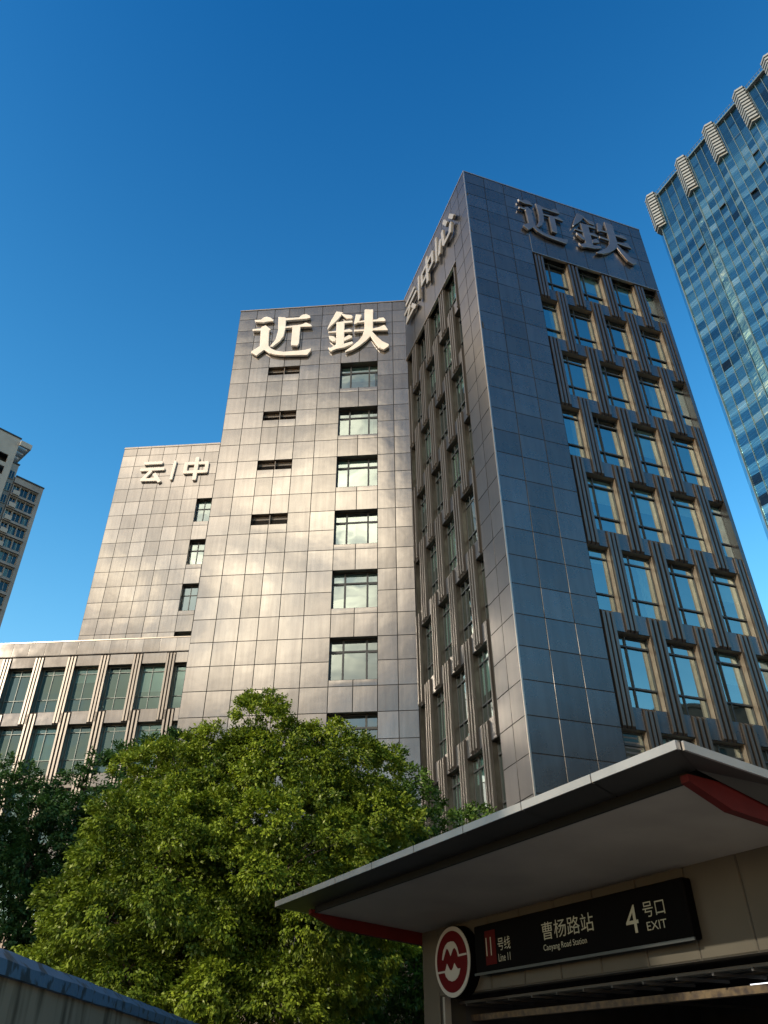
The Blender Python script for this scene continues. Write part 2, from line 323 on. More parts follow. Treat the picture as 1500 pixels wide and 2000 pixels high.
def zone(F, xa, xb, rows, fmat, pans_m, rev_m, root, sgn, pitch, y0=REC, depth=.36, side='tall', dperp=26., foot=0.):
    """staggered window field: rows = [(head, sill, [(x0,x1,kind)...])]; fins on the piers, sheets on the spandrels"""
    k = 1+y0/dperp
    zz = lambda z: CAMZ+(z-CAMZ)*k if y0 else z
    xx = lambda x: foot+(x-foot)*k if y0 else x
    holes = []
    body = MB(); fins = MB(); sp = MB()
    for head, sill, ws in rows:
        for (a, b, kd) in ws: holes.append((xx(a), xx(b), zz(sill), zz(head)))
    ztop = zz(rows[0][0])+(.9 if not y0 else .0)
    zbot = .05
    wall_holes(body, F, xx(xa), xx(xb), zbot, ztop, holes, y0+.02, depth, mi=3, mi_r=1)
    wall_holes(body, F, xx(xa), xx(xb), zbot, ztop, [], y0+.02+depth+.55, 0, mi=2)   # dim rooms behind the panes
    for i, (head, sill, ws) in enumerate(rows):
        top = zz(rows[i-1][1]) if i else ztop
        bot = zz(rows[i+1][0]) if i+1 < len(rows) else max(.1, zz(sill)-1)
        xs = [xx(xa)]+[v for (a, b, _) in ws for v in (xx(a), xx(b))]+[xx(xb)]
        piers = [(xs[j], xs[j+1]) for j in range(0, len(xs), 2)]
        spans = []
        for (p, q) in piers:
            wd = q-p
            if wd < .12: continue
            if wd > .6:
                fw = .14; xs3 = [p+.03, (p+q)/2-fw/2, q-.03-fw]
            else:
                fw = .12; nn = max(1, int(wd/.27)); xs3 = [p+.03+j*.27 for j in range(nn)]
            for x in xs3:
                # each fin is folded: slanted toe at both ends
                body_pts = [(y0-.105, bot+.10), (y0-.105, top-.14), (y0+.03, top), (y0+.03, bot)]
                kf = len(fins.v)
                for xe in (x, x+fw):
                    fins.v += [tuple(F(xe, yy, z_)) for yy, z_ in body_pts]
                for qd in ((0, 1, 5, 4), (1, 2, 6, 5), (3, 0, 4, 7), (0, 3, 2, 1), (4, 5, 6, 7)):
                    fins.f.append(tuple(kf+t for t in qd)); fins.sm.append(False); fins.mi.append(0)
            spans.append((p, q))
        # spandrel sheets just below the sills: from this sill down to next head
        if i+1 < len(rows):
            zt, zb2 = zz(sill), zz(rows[i+1][0])
        else: zt, zb2 = zz(sill), max(.1, zz(sill)-1)
        nxt = rows[i+1][2] if i+1 < len(rows) else ws
        cuts = [(xx(xa))]
        occ = []
        for lst in (ws, nxt):
            e = [xx(xa)]+[v for (a, b, _) in lst for v in (xx(a), xx(b))]+[xx(xb)]
            occ += [(e[j], e[j+1]) for j in range(0, len(e), 2) if e[j+1]-e[j] > .12]
        occ.sort(); cur = xx(xa)
        for (p, q) in occ+[(xx(xb), xx(xb))]:
            if p-cur > .1: body.pillow(F, cur, p, zb2, zt, y0-.004, bulge=.003, n=2)
            cur = max(cur, q)
        if i == 0 and not y0:
            e = [v for (a, b, _) in ws for v in (xx(a), xx(b))]
            for j in range(0, len(e), 2): body.pillow(F, e[j], e[j+1], zz(head), ztop-.02, -.004, bulge=.003, n=2)
        for (a, b, kd) in ws:
            window(F, root, xx(a), xx(b), zz(sill), zz(head), y0+.02+depth-.10, kd, fmat='frame' if y0 else 'frame_pale', pmat='pane' if y0 else 'pane_dark')
    tag(body.build('facade_wall', [pans_m, rev_m, M['interior'], M['backing']], root))
    fins.build('facade_fins', fmat, root)

# ------------------------------------------------------------------ corner tower (window grids on both streets)
def corner_tower():
    base = C0+dL*5.5+dR*6.5
    T = thing('office_tower', base, 'dark metal clad corner tower with tall staggered windows, sharp vertical corner and grey rooftop letters', 'building')
    H = 51.24; RW = 13.85
    # right face
    sheets = MB(); bk = MB()
    xs = [0, 1.46, 2.92, 4.32]
    for r in cells(xs, [z for z in ROWS], []): sheets.pillow(FR, *r, -.004)
    fx = [4.32, 5.45, 6.95, 8.45, 9.95, 11.45, 12.9, RW]
    for r in cells(fx, [44.46, 47.42, 50.08, H], []): sheets.pillow(FR, *r, -.004, bulge=.006)
    for a, b, c, d in ((0, 4.32, 0, H), (4.32, RW, 44.46, H)): bk.box(FR, a, b, .012, REC+.03, c, d)
    rows = []
    for k in range(10):
        hd = HEAD[k]-.02; sl = hd-3.5
        if sl < .2: break
        if k % 2 == 0: ws = [(5.0, 6.76, 'tall'), (7.5, 9.26, 'tall'), (10.0, 11.76, 'tall'), (12.45, 13.5, 'part')]
        else: ws = [(4.34, 5.5, 'part'), (6.15, 7.92, 'tall'), (8.66, 10.42, 'tall'), (11.15, 12.95, 'tall')]
        rows.append((hd, sl, ws))
    zone(FR, 4.34, 13.62, rows, M['fin'], M['panel_dark'], M['reveal_sunlit'], T, 1, 2.5, dperp=26., foot=-14.8)
    edge = MB()
    edge.box(FR, 13.62, RW, -.0, REC+.8, .05, 44.44)
    edge.build('corner_pier', M['panel_dark'], T)
    # left face (x runs from -11.4 at the inner corner to 0 at the sharp corner)
    sheets.build('metal_cladding', M['panel_dark'], T); sheets = MB()
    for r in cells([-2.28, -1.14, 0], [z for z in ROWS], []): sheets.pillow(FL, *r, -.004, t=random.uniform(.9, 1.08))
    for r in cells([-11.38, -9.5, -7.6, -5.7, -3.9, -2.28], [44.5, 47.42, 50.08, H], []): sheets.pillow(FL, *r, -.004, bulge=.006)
    for a, b, c, d in ((-2.28, 0, 0, H), (-11.4, -2.28, 44.5, H)): bk.box(FL, a, b, .012, REC+.03, c, d)
    rows = []
    for k in range(10):
        hd = HEAD[k]; sl = hd-3.5
        if sl < .2: break
        if k % 2 == 0: ws = [(-10.98, -10.0, 'part'), (-9.25, -7.55, 'tall'), (-6.8, -5.04, 'tall'), (-4.27, -2.55, 'tall')]
        else: ws = [(-10.36, -8.7, 'tall'), (-7.96, -6.28, 'tall'), (-5.6, -3.82, 'tall'), (-3.12, -2.34, 'part')]
        rows.append((hd, sl, ws))
    zone(FL, -11.39, -2.3, rows, M['fin_shaded'], M['panel_shaded'], M['reveal_shaded'], T, 1, 2.5, dperp=15., foot=26.)
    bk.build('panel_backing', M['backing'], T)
    sheets.build('metal_cladding', M['panel_shaded'], T)
    tr = MB(); tr.box(FR, -.035, .03, -.035, .03, .05, H+.02); tr.box(FR, 0, RW, -.03, .16, H, H+.10); tr.box(FL, -11.4, 0, -.03, .16, H+.003, H+.103)
    tr.box(FR, 4.32, 4.36, -.02, .02, 44.42, 46.3); tr.box(FR, 4.32, RW, -.03, .14, 44.40, 44.45); tr.box(FL, -11.39, -2.28, -.03, .14, 44.44, 44.49)
    tr.build('edge_trim', M['trim'], T)
    # rear and far side, roof
    rb = MB(); I = FR
    P = [FR(RW, .2, 0), FR(RW, 12.5, 0), FR(0, 12.5, 0)]
    inner = [FR(.2, .2, 0), FR(RW-.01, .2, 0), FR(RW-.01, 12.5, 0), FR(.2, 12.5, 0)]
    for i in (1, 2, 3):
        a, b = inner[i], inner[(i+1) % 4]
        if i == 3: continue
        rb.poly([a, b, b+Vector((0, 0, H)), a+Vector((0, 0, H))])
    rb.build('side_wall', M['panel_dark'], T)
    rf = MB(); rf.poly([p+Vector((0, 0, H-.25)) for p in inner]); rf.build('roof', M['roof'], T)
    # ventilation louvre in the lowest visible row beside the solid strip
    lv = MB()
    for i in range(16): lv.box(FR, 4.45, 5.6, REC+.30, REC+.42, 9.75+i*.21, 9.75+i*.21+.07)
    lv.build('vent_louver', M['louver'], T)
    return T
corner_tower()

# ------------------------------------------------------------------ left slab with triple windows
def slab(F, name, label, x0, x1, z0, z1, xs, zs, holes_w, holes_v, depth=.5, thick=13, sillband=True):
    T = thing(name, F((x0+x1)/2, thick/2, 0), label, 'building', 'bronze metal slabs left of the corner tower')
    holes = [h[:4] for h in holes_w]+[h[:4] for h in holes_v]
    sh = MB()
    for r in cells(xs, zs, holes): sh.pillow(F, *r, -.004, bulge=.0045)
    sh.build('metal_cladding', M['panel_pale'], T)
    bd = MB(); wall_holes(bd, F, x0, x1, z0, z1, holes, .012, depth, mi=0, mi_r=1)
    bd.poly([F(x0, depth+.7, z0), F(x1, depth+.7, z0), F(x1, depth+.7, z1), F(x0, depth+.7, z1)], mi=2)
    bd.build('facade_wall', [M['backing'], M['reveal'], M['interior']], T)
    bx = MB()
    for p, q in (((x0, .02), (x0, thick)), ((x0, thick), (x1, thick)), ((x1, thick), (x1, .02))):
        bx.poly([F(p[0], p[1], z0), F(q[0], q[1], z0), F(q[0], q[1], z1), F(p[0], p[1], z1)])
    bx.build('side_wall', M['panel_pale'], T)
    r = MB(); r.poly([F(x0, .02, z1-.05), F(x1, .02, z1-.05), F(x1, thick, z1-.05), F(x0, thick, z1-.05)]); r.build('roof', M['roof'], T)
    t = MB(); t.box(F, x0-.02, x1, -.05, .15, z1, z1+.09); t.build('edge_trim', M['trim'], T)
    for h in holes_w: window(F, T, h[0], h[1], h[2], h[3], depth-.1, h[4])
    for h in holes_v:
        lv = MB()
        for i in range(6): 
            zz = h[2]+.05+i*.085
            if zz+.04 < h[3]-.25: lv.poly([F(h[0]+.02, .22, zz), F(h[1]-.02, .22, zz), F(h[1]-.02, .30, zz+.075), F(h[0]+.02, .30, zz+.075)])
        lv.box(F, (h[0]+h[1])/2-.025, (h[0]+h[1])/2+.025, .10, .28, h[2], h[3]-.02)
        lv.box(F, h[0], h[1], .31, .33, h[2], h[3])
        lv.build('vent_louver', M['louver'], T)
    return T
xsA = [-13.0, -11.63, -10.22, -9.08, -7.88, -6.43, -4.84, -3.47, -2.11, -.97, .12]
winA = [(-4.84, -2.11, h-2.6, h, 'triple') for h in HEAD if h-2.6 > .5]
venA = [(-10.22, -7.88, h-.82, h) for h in HEAD[:4]]
A = slab(FA, 'office_block', 'tall pale bronze metal slab with a column of three-light windows beside the corner tower', -13.0, .12, 0, 51.1, xsA, ROWS, winA, venA)
# window sill strip left ajar on the topmost window
sash = MB(); SF = Frame(FA(-2.25, .33, 0), Vector((cos(aA+1.15), -sin(aA+1.15), 0)))
sash.box(SF, -.62, 0, -.02, .02, 42.05, 42.12); sash.box(SF, -.62, 0, -.02, .02, 43.80, 43.87); sash.box(SF, -.62, -.55, -.02, .02, 42.12, 43.8); sash.box(SF, -.07, 0, -.02, .02, 42.12, 43.8)
sash.poly([SF(-.55, 0, 42.12), SF(-.07, 0, 42.12), SF(-.07, 0, 43.8), SF(-.55, 0, 43.8)])
sash.build('open_sash', M['frame'], A)
xsC = [-27.85+1.315*i for i in range(8)]+[-17.3, -16, -14.7, -13.2]
xsC[6] = -19.88; xsC[7] = -18.5
winC = [(-19.88, -18.5, h-2.56, h, 'double') for h in HEAD[:4]]
slab(FC, 'office_block', 'lower pale bronze slab at the back with two small characters near its top', -27.85, -13.2, 27.5, 51.0, xsC, [z for z in ROWS if z > 29]+[], winC, [], thick=12)
# low wing
def low_wing():
    T = thing('office_wing', FD(-29, 7, 0), 'low bronze metal wing with two storeys of staggered fin-framed windows at the left edge', 'building')
    rows = []
    for k in range(6):
        hd = 26.8-4.5*k; sl = hd-3.52
        if sl < .3: break
        ws = []
        for j in range(-3, 10):
            if k % 2 == 0: a, b = -(18.9-.0+2.53*(j-1))-1.85, -(18.9+2.53*(j-1))
            else: a, b = -(20.95+2.53*(j-1))-1.78, -(20.95+2.53*(j-1))
            if a < -44.5 or b > -13.3: continue
            ws.append((a, b, 'tall2'))
        rows.append((hd, sl, sorted(ws)))
    zone(FD, -45, -13.2, rows, M['fin_pale'], M['panel_pale'], M['reveal'], T, 1, 2.53, y0=0, depth=.5)
    sh = MB(); xs = [-13.2-1.27*i for i in range(26)][::-1]
    for r in cells(xs, [27.7, 28.8], []): sh.pillow(FD, *r, -.13, bulge=.005)
    sh.box(FD, -45, -13.2, -.115, .02, 27.69, 28.79)
    sh.build('parapet_panels', M['panel_pale'], T)
    t = MB(); t.box(FD, -45, -13.2, -.16, .2, 28.8, 28.88)
    t.build('edge_trim', M['trim'], T)
    b = MB(); b.poly([FD(-45, .02, 28.7), FD(-13.2, .02, 28.7), FD(-13.2, 16, 28.7), FD(-45, 16, 28.7)]); b.build('roof', M['roof'], T)
    s = MB(); s.poly([FD(-45, .02, 0), FD(-45, 16, 0), FD(-45, 16, 28.7), FD(-45, .02, 28.7)]); s.poly([FD(-45, 16, 0), FD(-13.2, 16, 0), FD(-13.2, 16, 28.7), FD(-45, 16, 28.7)]); s.build('side_wall', M['panel_pale'], T)
low_wing()

# ------------------------------------------------------------------ rooftop lettering
JIN= [[(-11.71, 49.72), (-11.19, 49.73), (-11.01, 49.95), (-10.77, 50.02), (-10.48, 49.9), (-10.17, 49.57), (-10.21, 49.42), (-10.56, 49.43), (-11.0, 49.35), (-11.61, 49.47)], [(-11.79, 48.6), (-11.7, 48.67), (-11.14, 48.69), (-11.08, 48.88), (-10.77, 49.01), (-10.32, 48.5), (-10.44, 48.3), (-10.36, 46.68), (-10.11, 46.32), (-9.7, 46.06), (-9.15, 45.9), (-8.14, 45.93), (-7.48, 45.98), (-7.07, 46.13), (-7.09, 45.83), (-7.34, 45.39), (-9.12, 45.49), (-9.74, 45.62), (-10.23, 45.83), (-10.65, 46.24), (-11.18, 45.66), (-11.65, 46.05), (-11.62, 46.18), (-11.04, 46.69), (-11.12, 48.42), (-11.72, 48.44)], [(-9.87, 49.9), (-9.26, 49.78), (-9.21, 49.6), (-9.2, 48.42), (-9.27, 47.61), (-9.54, 47.06), (-10.05, 46.49), (-10.25, 46.56), (-9.88, 47.32), (-9.76, 48.35), (-9.84, 49.78)], [(-9.29, 49.7), (-8.21, 49.68), (-7.98, 49.96), (-7.66, 50.03), (-7.33, 49.78), (-7.3, 49.54), (-7.55, 49.46), (-8.19, 49.44), (-9.27, 49.41)], [(-9.26, 48.71), (-8.0, 48.83), (-7.61, 49.03), (-7.2, 48.72), (-7.12, 48.51), (-7.98, 48.54), (-9.27, 48.53)], [(-8.67, 48.78), (-8.03, 48.75), (-8.03, 46.7), (-8.13, 46.46), (-8.64, 46.53), (-8.65, 46.67), (-8.66, 48.6)]]
TIE= [[(-5.3, 50.12), (-4.77, 49.95), (-4.92, 49.55), (-5.11, 49.21), (-5.38, 48.82), (-5.64, 48.49), (-5.9, 48.09), (-5.93, 48.23), (-5.7, 49.03), (-5.45, 49.72)], [(-4.97, 49.85), (-4.49, 49.65), (-4.09, 49.56), (-3.98, 49.4), (-4.08, 49.13), (-4.43, 49.17), (-4.8, 49.6)], [(-5.26, 48.83), (-4.43, 48.93), (-4.03, 48.93), (-3.99, 48.75), (-4.11, 48.68), (-4.66, 48.64), (-5.29, 48.64)], [(-5.26, 48.75), (-4.62, 48.69), (-4.6, 46.39), (-4.75, 46.18), (-5.22, 46.28), (-5.25, 48.63)], [(-5.85, 47.82), (-5.23, 47.85), (-4.64, 47.88), (-4.25, 47.98), (-4.01, 47.82), (-4.01, 47.62), (-5.85, 47.67)], [(-5.81, 47.35), (-5.41, 47.28), (-5.2, 46.95), (-5.27, 46.62), (-5.46, 46.7), (-5.75, 47.06)], [(-4.62, 47.02), (-4.24, 47.32), (-4.0, 47.15), (-4.01, 46.96), (-4.3, 46.79), (-4.61, 46.64)], [(-5.81, 46.08), (-5.6, 46.03), (-5.22, 46.34), (-4.6, 46.39), (-3.99, 46.59), (-3.92, 46.44), (-3.98, 46.28), (-4.59, 45.95), (-5.2, 45.83), (-5.54, 45.64), (-5.7, 45.82)], [(-3.77, 49.62), (-3.29, 49.53), (-3.37, 49.28), (-3.48, 48.88), (-3.67, 48.54), (-3.87, 48.48), (-3.89, 48.68), (-3.82, 49.2)], [(-3.68, 48.77), (-3.09, 48.87), (-2.14, 48.87), (-1.98, 49.03), (-1.63, 49.05), (-1.47, 48.8), (-1.47, 48.59), (-2.45, 48.63), (-3.08, 48.66), (-3.71, 48.6)], [(-3.9, 47.87), (-3.15, 47.83), (-2.45, 47.85), (-1.98, 47.98), (-1.63, 48.18), (-1.51, 48.14), (-1.28, 47.62), (-1.32, 47.55), (-2.45, 47.62), (-3.85, 47.63)], [(-3.1, 50.12), (-2.42, 50.05), (-2.43, 47.67), (-2.56, 47.11), (-2.91, 46.58), (-3.44, 46.01), (-3.97, 45.61), (-4.46, 45.44), (-4.52, 45.55), (-3.98, 46.06), (-3.53, 46.58), (-3.22, 47.17), (-3.09, 47.85)], [(-2.47, 47.5), (-2.14, 46.96), (-1.75, 46.42), (-1.22, 46.0), (-1.26, 45.76), (-1.61, 45.46), (-1.99, 45.71), (-2.37, 46.42), (-2.64, 47.06)]]
def stroke(pts, wd):
    """polyline (x,z) -> list of convex quads with slightly cut ends"""
    out = []
    for (a, b) in zip(pts, pts[1:]):
        d = Vector((b[0]-a[0], b[1]-a[1])); L = d.length; d /= L; n = Vector((-d.y, d.x))*wd/2; e = d*wd*.42
        A_, B_ = Vector(a), Vector(b); c = wd*.16
        out.append([tuple(A_-e+n*.62), tuple(A_-e*.6+n), tuple(B_+e*.6+n), tuple(B_+e+n*.62), tuple(B_+e-n*.62), tuple(B_+e*.6-n), tuple(A_-e*.6-n), tuple(A_-e-n*.62)])
    return out
def letters(F, loc, label, chars, m, thick=.19, stand=.08):
    T = thing('rooftop_sign', F(*loc), label, 'sign', 'raised character signs along the rooflines')
    for polys in chars:
        mb = MB()
        for i, p in enumerate(polys):
            mb.prism(p, -stand-thick-.003*(i % 7), -stand, F)
        # stand-off studs behind each stroke
        for p in polys[:3]:
            cx = sum(q[0] for q in p)/len(p); cz = sum(q[1] for q in p)/len(p); mb.box(F, cx-.04, cx+.04, -stand-.02, .0, cz-.04, cz+.04)
        o = mb.build('character', m, T, recalc=True)
        bv = o.modifiers.new('bevel', 'BEVEL'); bv.width = .045; bv.segments = 2; bv.limit_method = 'ANGLE'; bv.angle_limit = radians(35)
    return T
letters(FA, (-6.5, -.1, 46), 'large cream raised characters 近鉄 along the top of the left slab', [JIN, TIE], M['letter'])
remap = lambda polys, a, b, c, d, e, f, g, h: [[(e+(x-a)/(b-a)*(f-e), g+(z-c)/(d-c)*(h-g)) for x, z in p] for p in polys]
J2 = remap(JIN, -11.79, -7.07, 45.39, 50.03, 3.75, 7.15, 46.15, 49.95); T2 = remap(TIE, -5.93, -1.22, 45.44, 50.12, 7.85, 12.45, 46.2, 50.4)
letters(FR, (8, -.1, 46), 'large shade-darkened grey raised characters 近鉄 on the shaded right face of the corner tower', [J2, T2], M['letter_shaded'], .17, .06)
def yun(x0, x1, z0, z1, w):
    f = lambda a, b: (x0+(x1-x0)*a, z0+(z1-z0)*b)
    return stroke([f(.12, .96), f(.86, .96)], w)+stroke([f(0, .62), f(1, .62)], w)+stroke([f(.42, .50), f(.12, .08), f(.84, .06)], w)+stroke([f(.66, .34), f(.92, -.02)], w*1.05)
def zhong(x0, x1, z0, z1, w):
    f = lambda a, b: (x0+(x1-x0)*a, z0+(z1-z0)*b)
    return stroke([f(0, .76), f(1, .76)], w)+stroke([f(0, .34), f(1, .34)], w)+stroke([f(0, .76), f(0, .34)], w)+stroke([f(1, .76), f(1, .34)], w)+stroke([f(.5, 1.0), f(.5, 0)], w*1.1)
def xin(x0, x1, z0, z1, w):
    f = lambda a, b: (x0+(x1-x0)*a, z0+(z1-z0)*b)
    return stroke([f(.10, .52), f(0, .06)], w)+stroke([f(.27, .72), f(.30, .14), f(.38, .02), f(.74, .02), f(.82, .30)], w)+stroke([f(.44, .98), f(.58, .68)], w)+stroke([f(.82, .70), f(1.0, .40)], w)
bar = lambda x, z0, z1, w: stroke([(x-.06, z0), (x+.06, z1)], w)
letters(FC, (-22.5, -.1, 47), 'small cream raised characters 云 and 中 with a bar between them on the rear slab', [yun(-25.6, -23.55, 46.75, 49.0, .36), bar(-22.55, 46.9, 48.95, .28), zhong(-21.4, -19.4, 46.75, 49.2, .36)], M['letter'], .18, .05)
letters(FL, (-6, -.1, 47), 'row of raised characters 云 中 心 split by bars on the narrow left face of the corner tower', [yun(-10.6, -8.45, 47.2, 49.45, .34), bar(-7.85, 47.2, 49.5, .28), zhong(-7.2, -5.2, 47.1, 49.65, .34), bar(-4.5, 47.25, 49.6, .28), xin(-4.05, -1.6, 47.3, 49.6, .36)], M['letter_mid'], .2, .1)

# ------------------------------------------------------------------ glass high-rise on the right
def glass_tower():
    K = 1.0; H = 140.
    ridge = [Vector(p) for p in ((52.6, 88.6), (56.2, 81.1), (59.3, 74.8), (62.6, 68.6), (65.4, 62.9), (68.2, 57.0), (70.9, 51.2))]
    T = thing('glass_skyscraper', (75, 85, 0), 'tall curved blue glass skyscraper with ribbed white boxes along its roofline', 'skyscraper')
    gm = bpy.data.materials.new('tower_glass'); gm.use_nodes = True; nt = gm.node_tree; L = nt.links.new; b = nt.nodes['Principled BSDF']
    b.inputs['Metallic'].default_value = .85; b.inputs['Roughness'].default_value = .08
    at = N(nt, 'ShaderNodeAttribute', attribute_name='tone'); cr = N(nt, 'ShaderNodeValToRGB')
    cr.color_ramp.elements[0].color = (.02, .02, .02, 1); cr.color_ramp.elements[1].color = (.34, .46, .42, 1); cr.color_ramp.elements[0].position = 0
    for p, c in ((.06, (.02, .075, .12, 1)), (.35, (.045, .15, .22, 1)), (.6, (.10, .25, .30, 1)), (.8, (.20, .36, .37, 1))):
        e = cr.color_ramp.elements.new(p); e.color = c
    tc = N(nt, 'ShaderNodeTexCoord'); mp = N(nt, 'ShaderNodeMapping'); mp.inputs['Scale'].default_value = (.25, .25, 1.0); L(tc.outputs['Object'], mp.inputs[0])
    nz = N(nt, 'ShaderNodeTexNoise'); nz.inputs['Scale'].default_value = 1.3; nz.inputs['Detail'].default_value = 3; nz.inputs['Distortion'].default_value = 1.5; L(mp.outputs[0], nz.inputs['Vector'])
    L(at.outputs['Fac'], cr.inputs[0]); L(cr.outputs[0], b.inputs['Base Color'])
    bp = N(nt, 'ShaderNodeBump'); bp.inputs['Strength'].default_value = .5; bp.inputs['Distance'].default_value = .12; L(nz.outputs['Fac'], bp.inputs['Height']); L(bp.outputs[0], b.inputs['Normal'])
    M['tower_mullion'] = mat('tower_mullion', (.11, .17, .19), .4, .4)
    M['tower_box'] = mat('tower_box_metal', (.19, .225, .24), .5, .1)
    M['tower_core'] = mat('tower_core', (.08, .10, .12), .8)
    g = MB(); mu = MB(); FH = 3.6
    rw = random.Random(3)
    for m_, (a, c) in enumerate(zip(ridge, ridge[1:])):
        d = (c-a); L_ = d.length; F = Frame(a, d/L_); nb = 5
        sag = .35
        for i in range(nb):
            xa, xb = L_*i/nb, L_*(i+1)/nb
            ya, yb = sag*sin(pi*i/nb), sag*sin(pi*(i+1)/nb)
            z = 0.; fl = 0
            while z < H-1:
                top = min(z+FH, H)
                if z > H-13.5: parts = [(z, top-.5, .30), (top-.5, top, .2)]
                else: parts = [(z, z+1.35, .72), (z+1.35, top-.55, .34), (top-.55, top, .5)]
                for (p, q, t) in parts:
                    if q <= p: continue
                    tt = t+rw.gauss(0, .10)+(.12*sin(fl*.9+m_*.8))
                    if .3 < t < .4 and rw.random() < .06: tt = rw.choice((.0, .9))
                    j1, j2 = rw.gauss(0, .006), rw.gauss(0, .006)
                    k = len(g.v); g.v += [tuple(F(xa, ya+j1, p)), tuple(F(xb, yb-j1, p)), tuple(F(xb, yb+j2, q)), tuple(F(xa, ya+j2, q))]
                    g.f.append((k, k+1, k+2, k+3)); g.sm.append(False); g.mi.append(0); g.tone.append((len(g.f)-1, min(1, max(0.01, tt))))
                if z < H-13.5 and rw.random() < .035:
                    mu.box(F, xa+.1, xb-.1, ya-.28, ya+.02, z+3.0, z+3.12, mi=1)   # opened top-hung vent
                z += FH; fl += 1
            mu.box(F, xa-.035, xa+.035, ya-.16, ya+.02, 0, H)
        mu.box(F, -.07, .07, -.26, .04, 0, H-10.4)
        mu.box(F, 0, L_, -.06, .5, H, H+.3)
        for zc in range(38):
            if zc*FH > H-1: continue
            mu.box(F, 0, L_, sag-.04, sag+.0, zc*FH-.04, zc*FH+.04)
        for k3 in range(12): mu.box(F, L_*k3/12, L_*k3/12+.06, .1, .16, H+.3, H+1.3)
        mu.box(F, 0, L_, .1, .16, H+1.3, H+1.38)
    g.build('curtain_wall', gm, T); mu.build('mullion_grid', [M['tower_mullion'], M['backing']], T)
    # left return, rear, roof
    e = MB(); a = ridge[0]; z_ = ridge[-1]
    P = [a, a+Vector((1.8, 4.2)), a+Vector((22, 22)), z_+Vector((30, 8)), z_]
    for p, q in zip(P, P[1:]):
        d = q-p; L_ = d.length; F = Frame(p, d/L_); n = max(1, int(L_/1.4))
        for i in range(n):
            for f in range(38):
                for (s0, s1, t) in ((0, 1.35, .7), (1.35, 3.6, .3)):
                    z0_, z1_ = f*FH+s0, min(H, f*FH+s1)
                    if z1_ <= z0_: continue
                    k = len(e.v); e.v += [tuple(F(L_*i/n, 0, z0_)), tuple(F(L_*(i+1)/n, 0, z0_)), tuple(F(L_*(i+1)/n, 0, z1_)), tuple(F(L_*i/n, 0, z1_))]
                    e.f.append((k, k+1, k+2, k+3)); e.sm.append(False); e.mi.append(0); e.tone.append((len(e.f)-1, max(.05, t+rw.gauss(0, .12))))
    e.build('side_curtain_wall', gm, T)
    rf = MB(); rf.poly([(p.x, p.y, H-.5) for p in P]+[]); rf.build('roof', M['roof'], T)
    # ribbed prow boxes
    for i, r in enumerate(ridge[:-1]):
        d = (ridge[i+1]-r).normalized(); F = Frame(r, d); bx = MB()
        zt, zb = H+1.4, H-8.8
        pr = [(-1.3, -.05), (-.1, -.7), (1.1, -.12)]
        nrib = 11
        for (p, q) in zip(pr, pr[1:]):
            for k in range(nrib):
                z0_ = zb+(zt-zb)*k/nrib; z1_ = z0_+(zt-zb)/nrib
                zm = z0_+(z1_-z0_)*.72
                zs_ = z0_+(z1_-z0_)*.45
                bx.poly([F(p[0], p[1], z0_), F(q[0], q[1], z0_), F(q[0], q[1], zs_), F(p[0], p[1], zs_)])
                bx.poly([F(p[0], p[1], zs_), F(q[0], q[1], zs_), F(q[0], q[1]-.38, zs_), F(p[0], p[1]-.38, zs_)])
                bx.poly([F(p[0], p[1]-.38, zs_), F(q[0], q[1]-.38, zs_), F(q[0], q[1]-.38, z1_-.04), F(p[0], p[1]-.38, z1_-.04)])
                bx.poly([F(p[0], p[1]-.38, z1_-.04), F(q[0], q[1]-.38, z1_-.04), F(q[0], q[1], z1_), F(p[0], p[1], z1_)])
        for z0_ in (zb, zt): bx.poly([F(-1.3, -.05, z0_), F(-.1, -.7, z0_), F(1.1, -.12, z0_), F(1.1, 1.2, z0_), F(-1.3, 1.2, z0_)])
        bx.poly([F(-1.3, -.05, zb), F(-1.3, 1.2, zb), F(-1.3, 1.2, zt), F(-1.3, -.05, zt)])
        bx.poly([F(1.1, -.12, zb), F(1.1, 1.2, zb), F(1.1, 1.2, zt), F(1.1, -.12, zt)])
        bx.build('ribbed_box', M['tower_box'], T)
glass_tower()

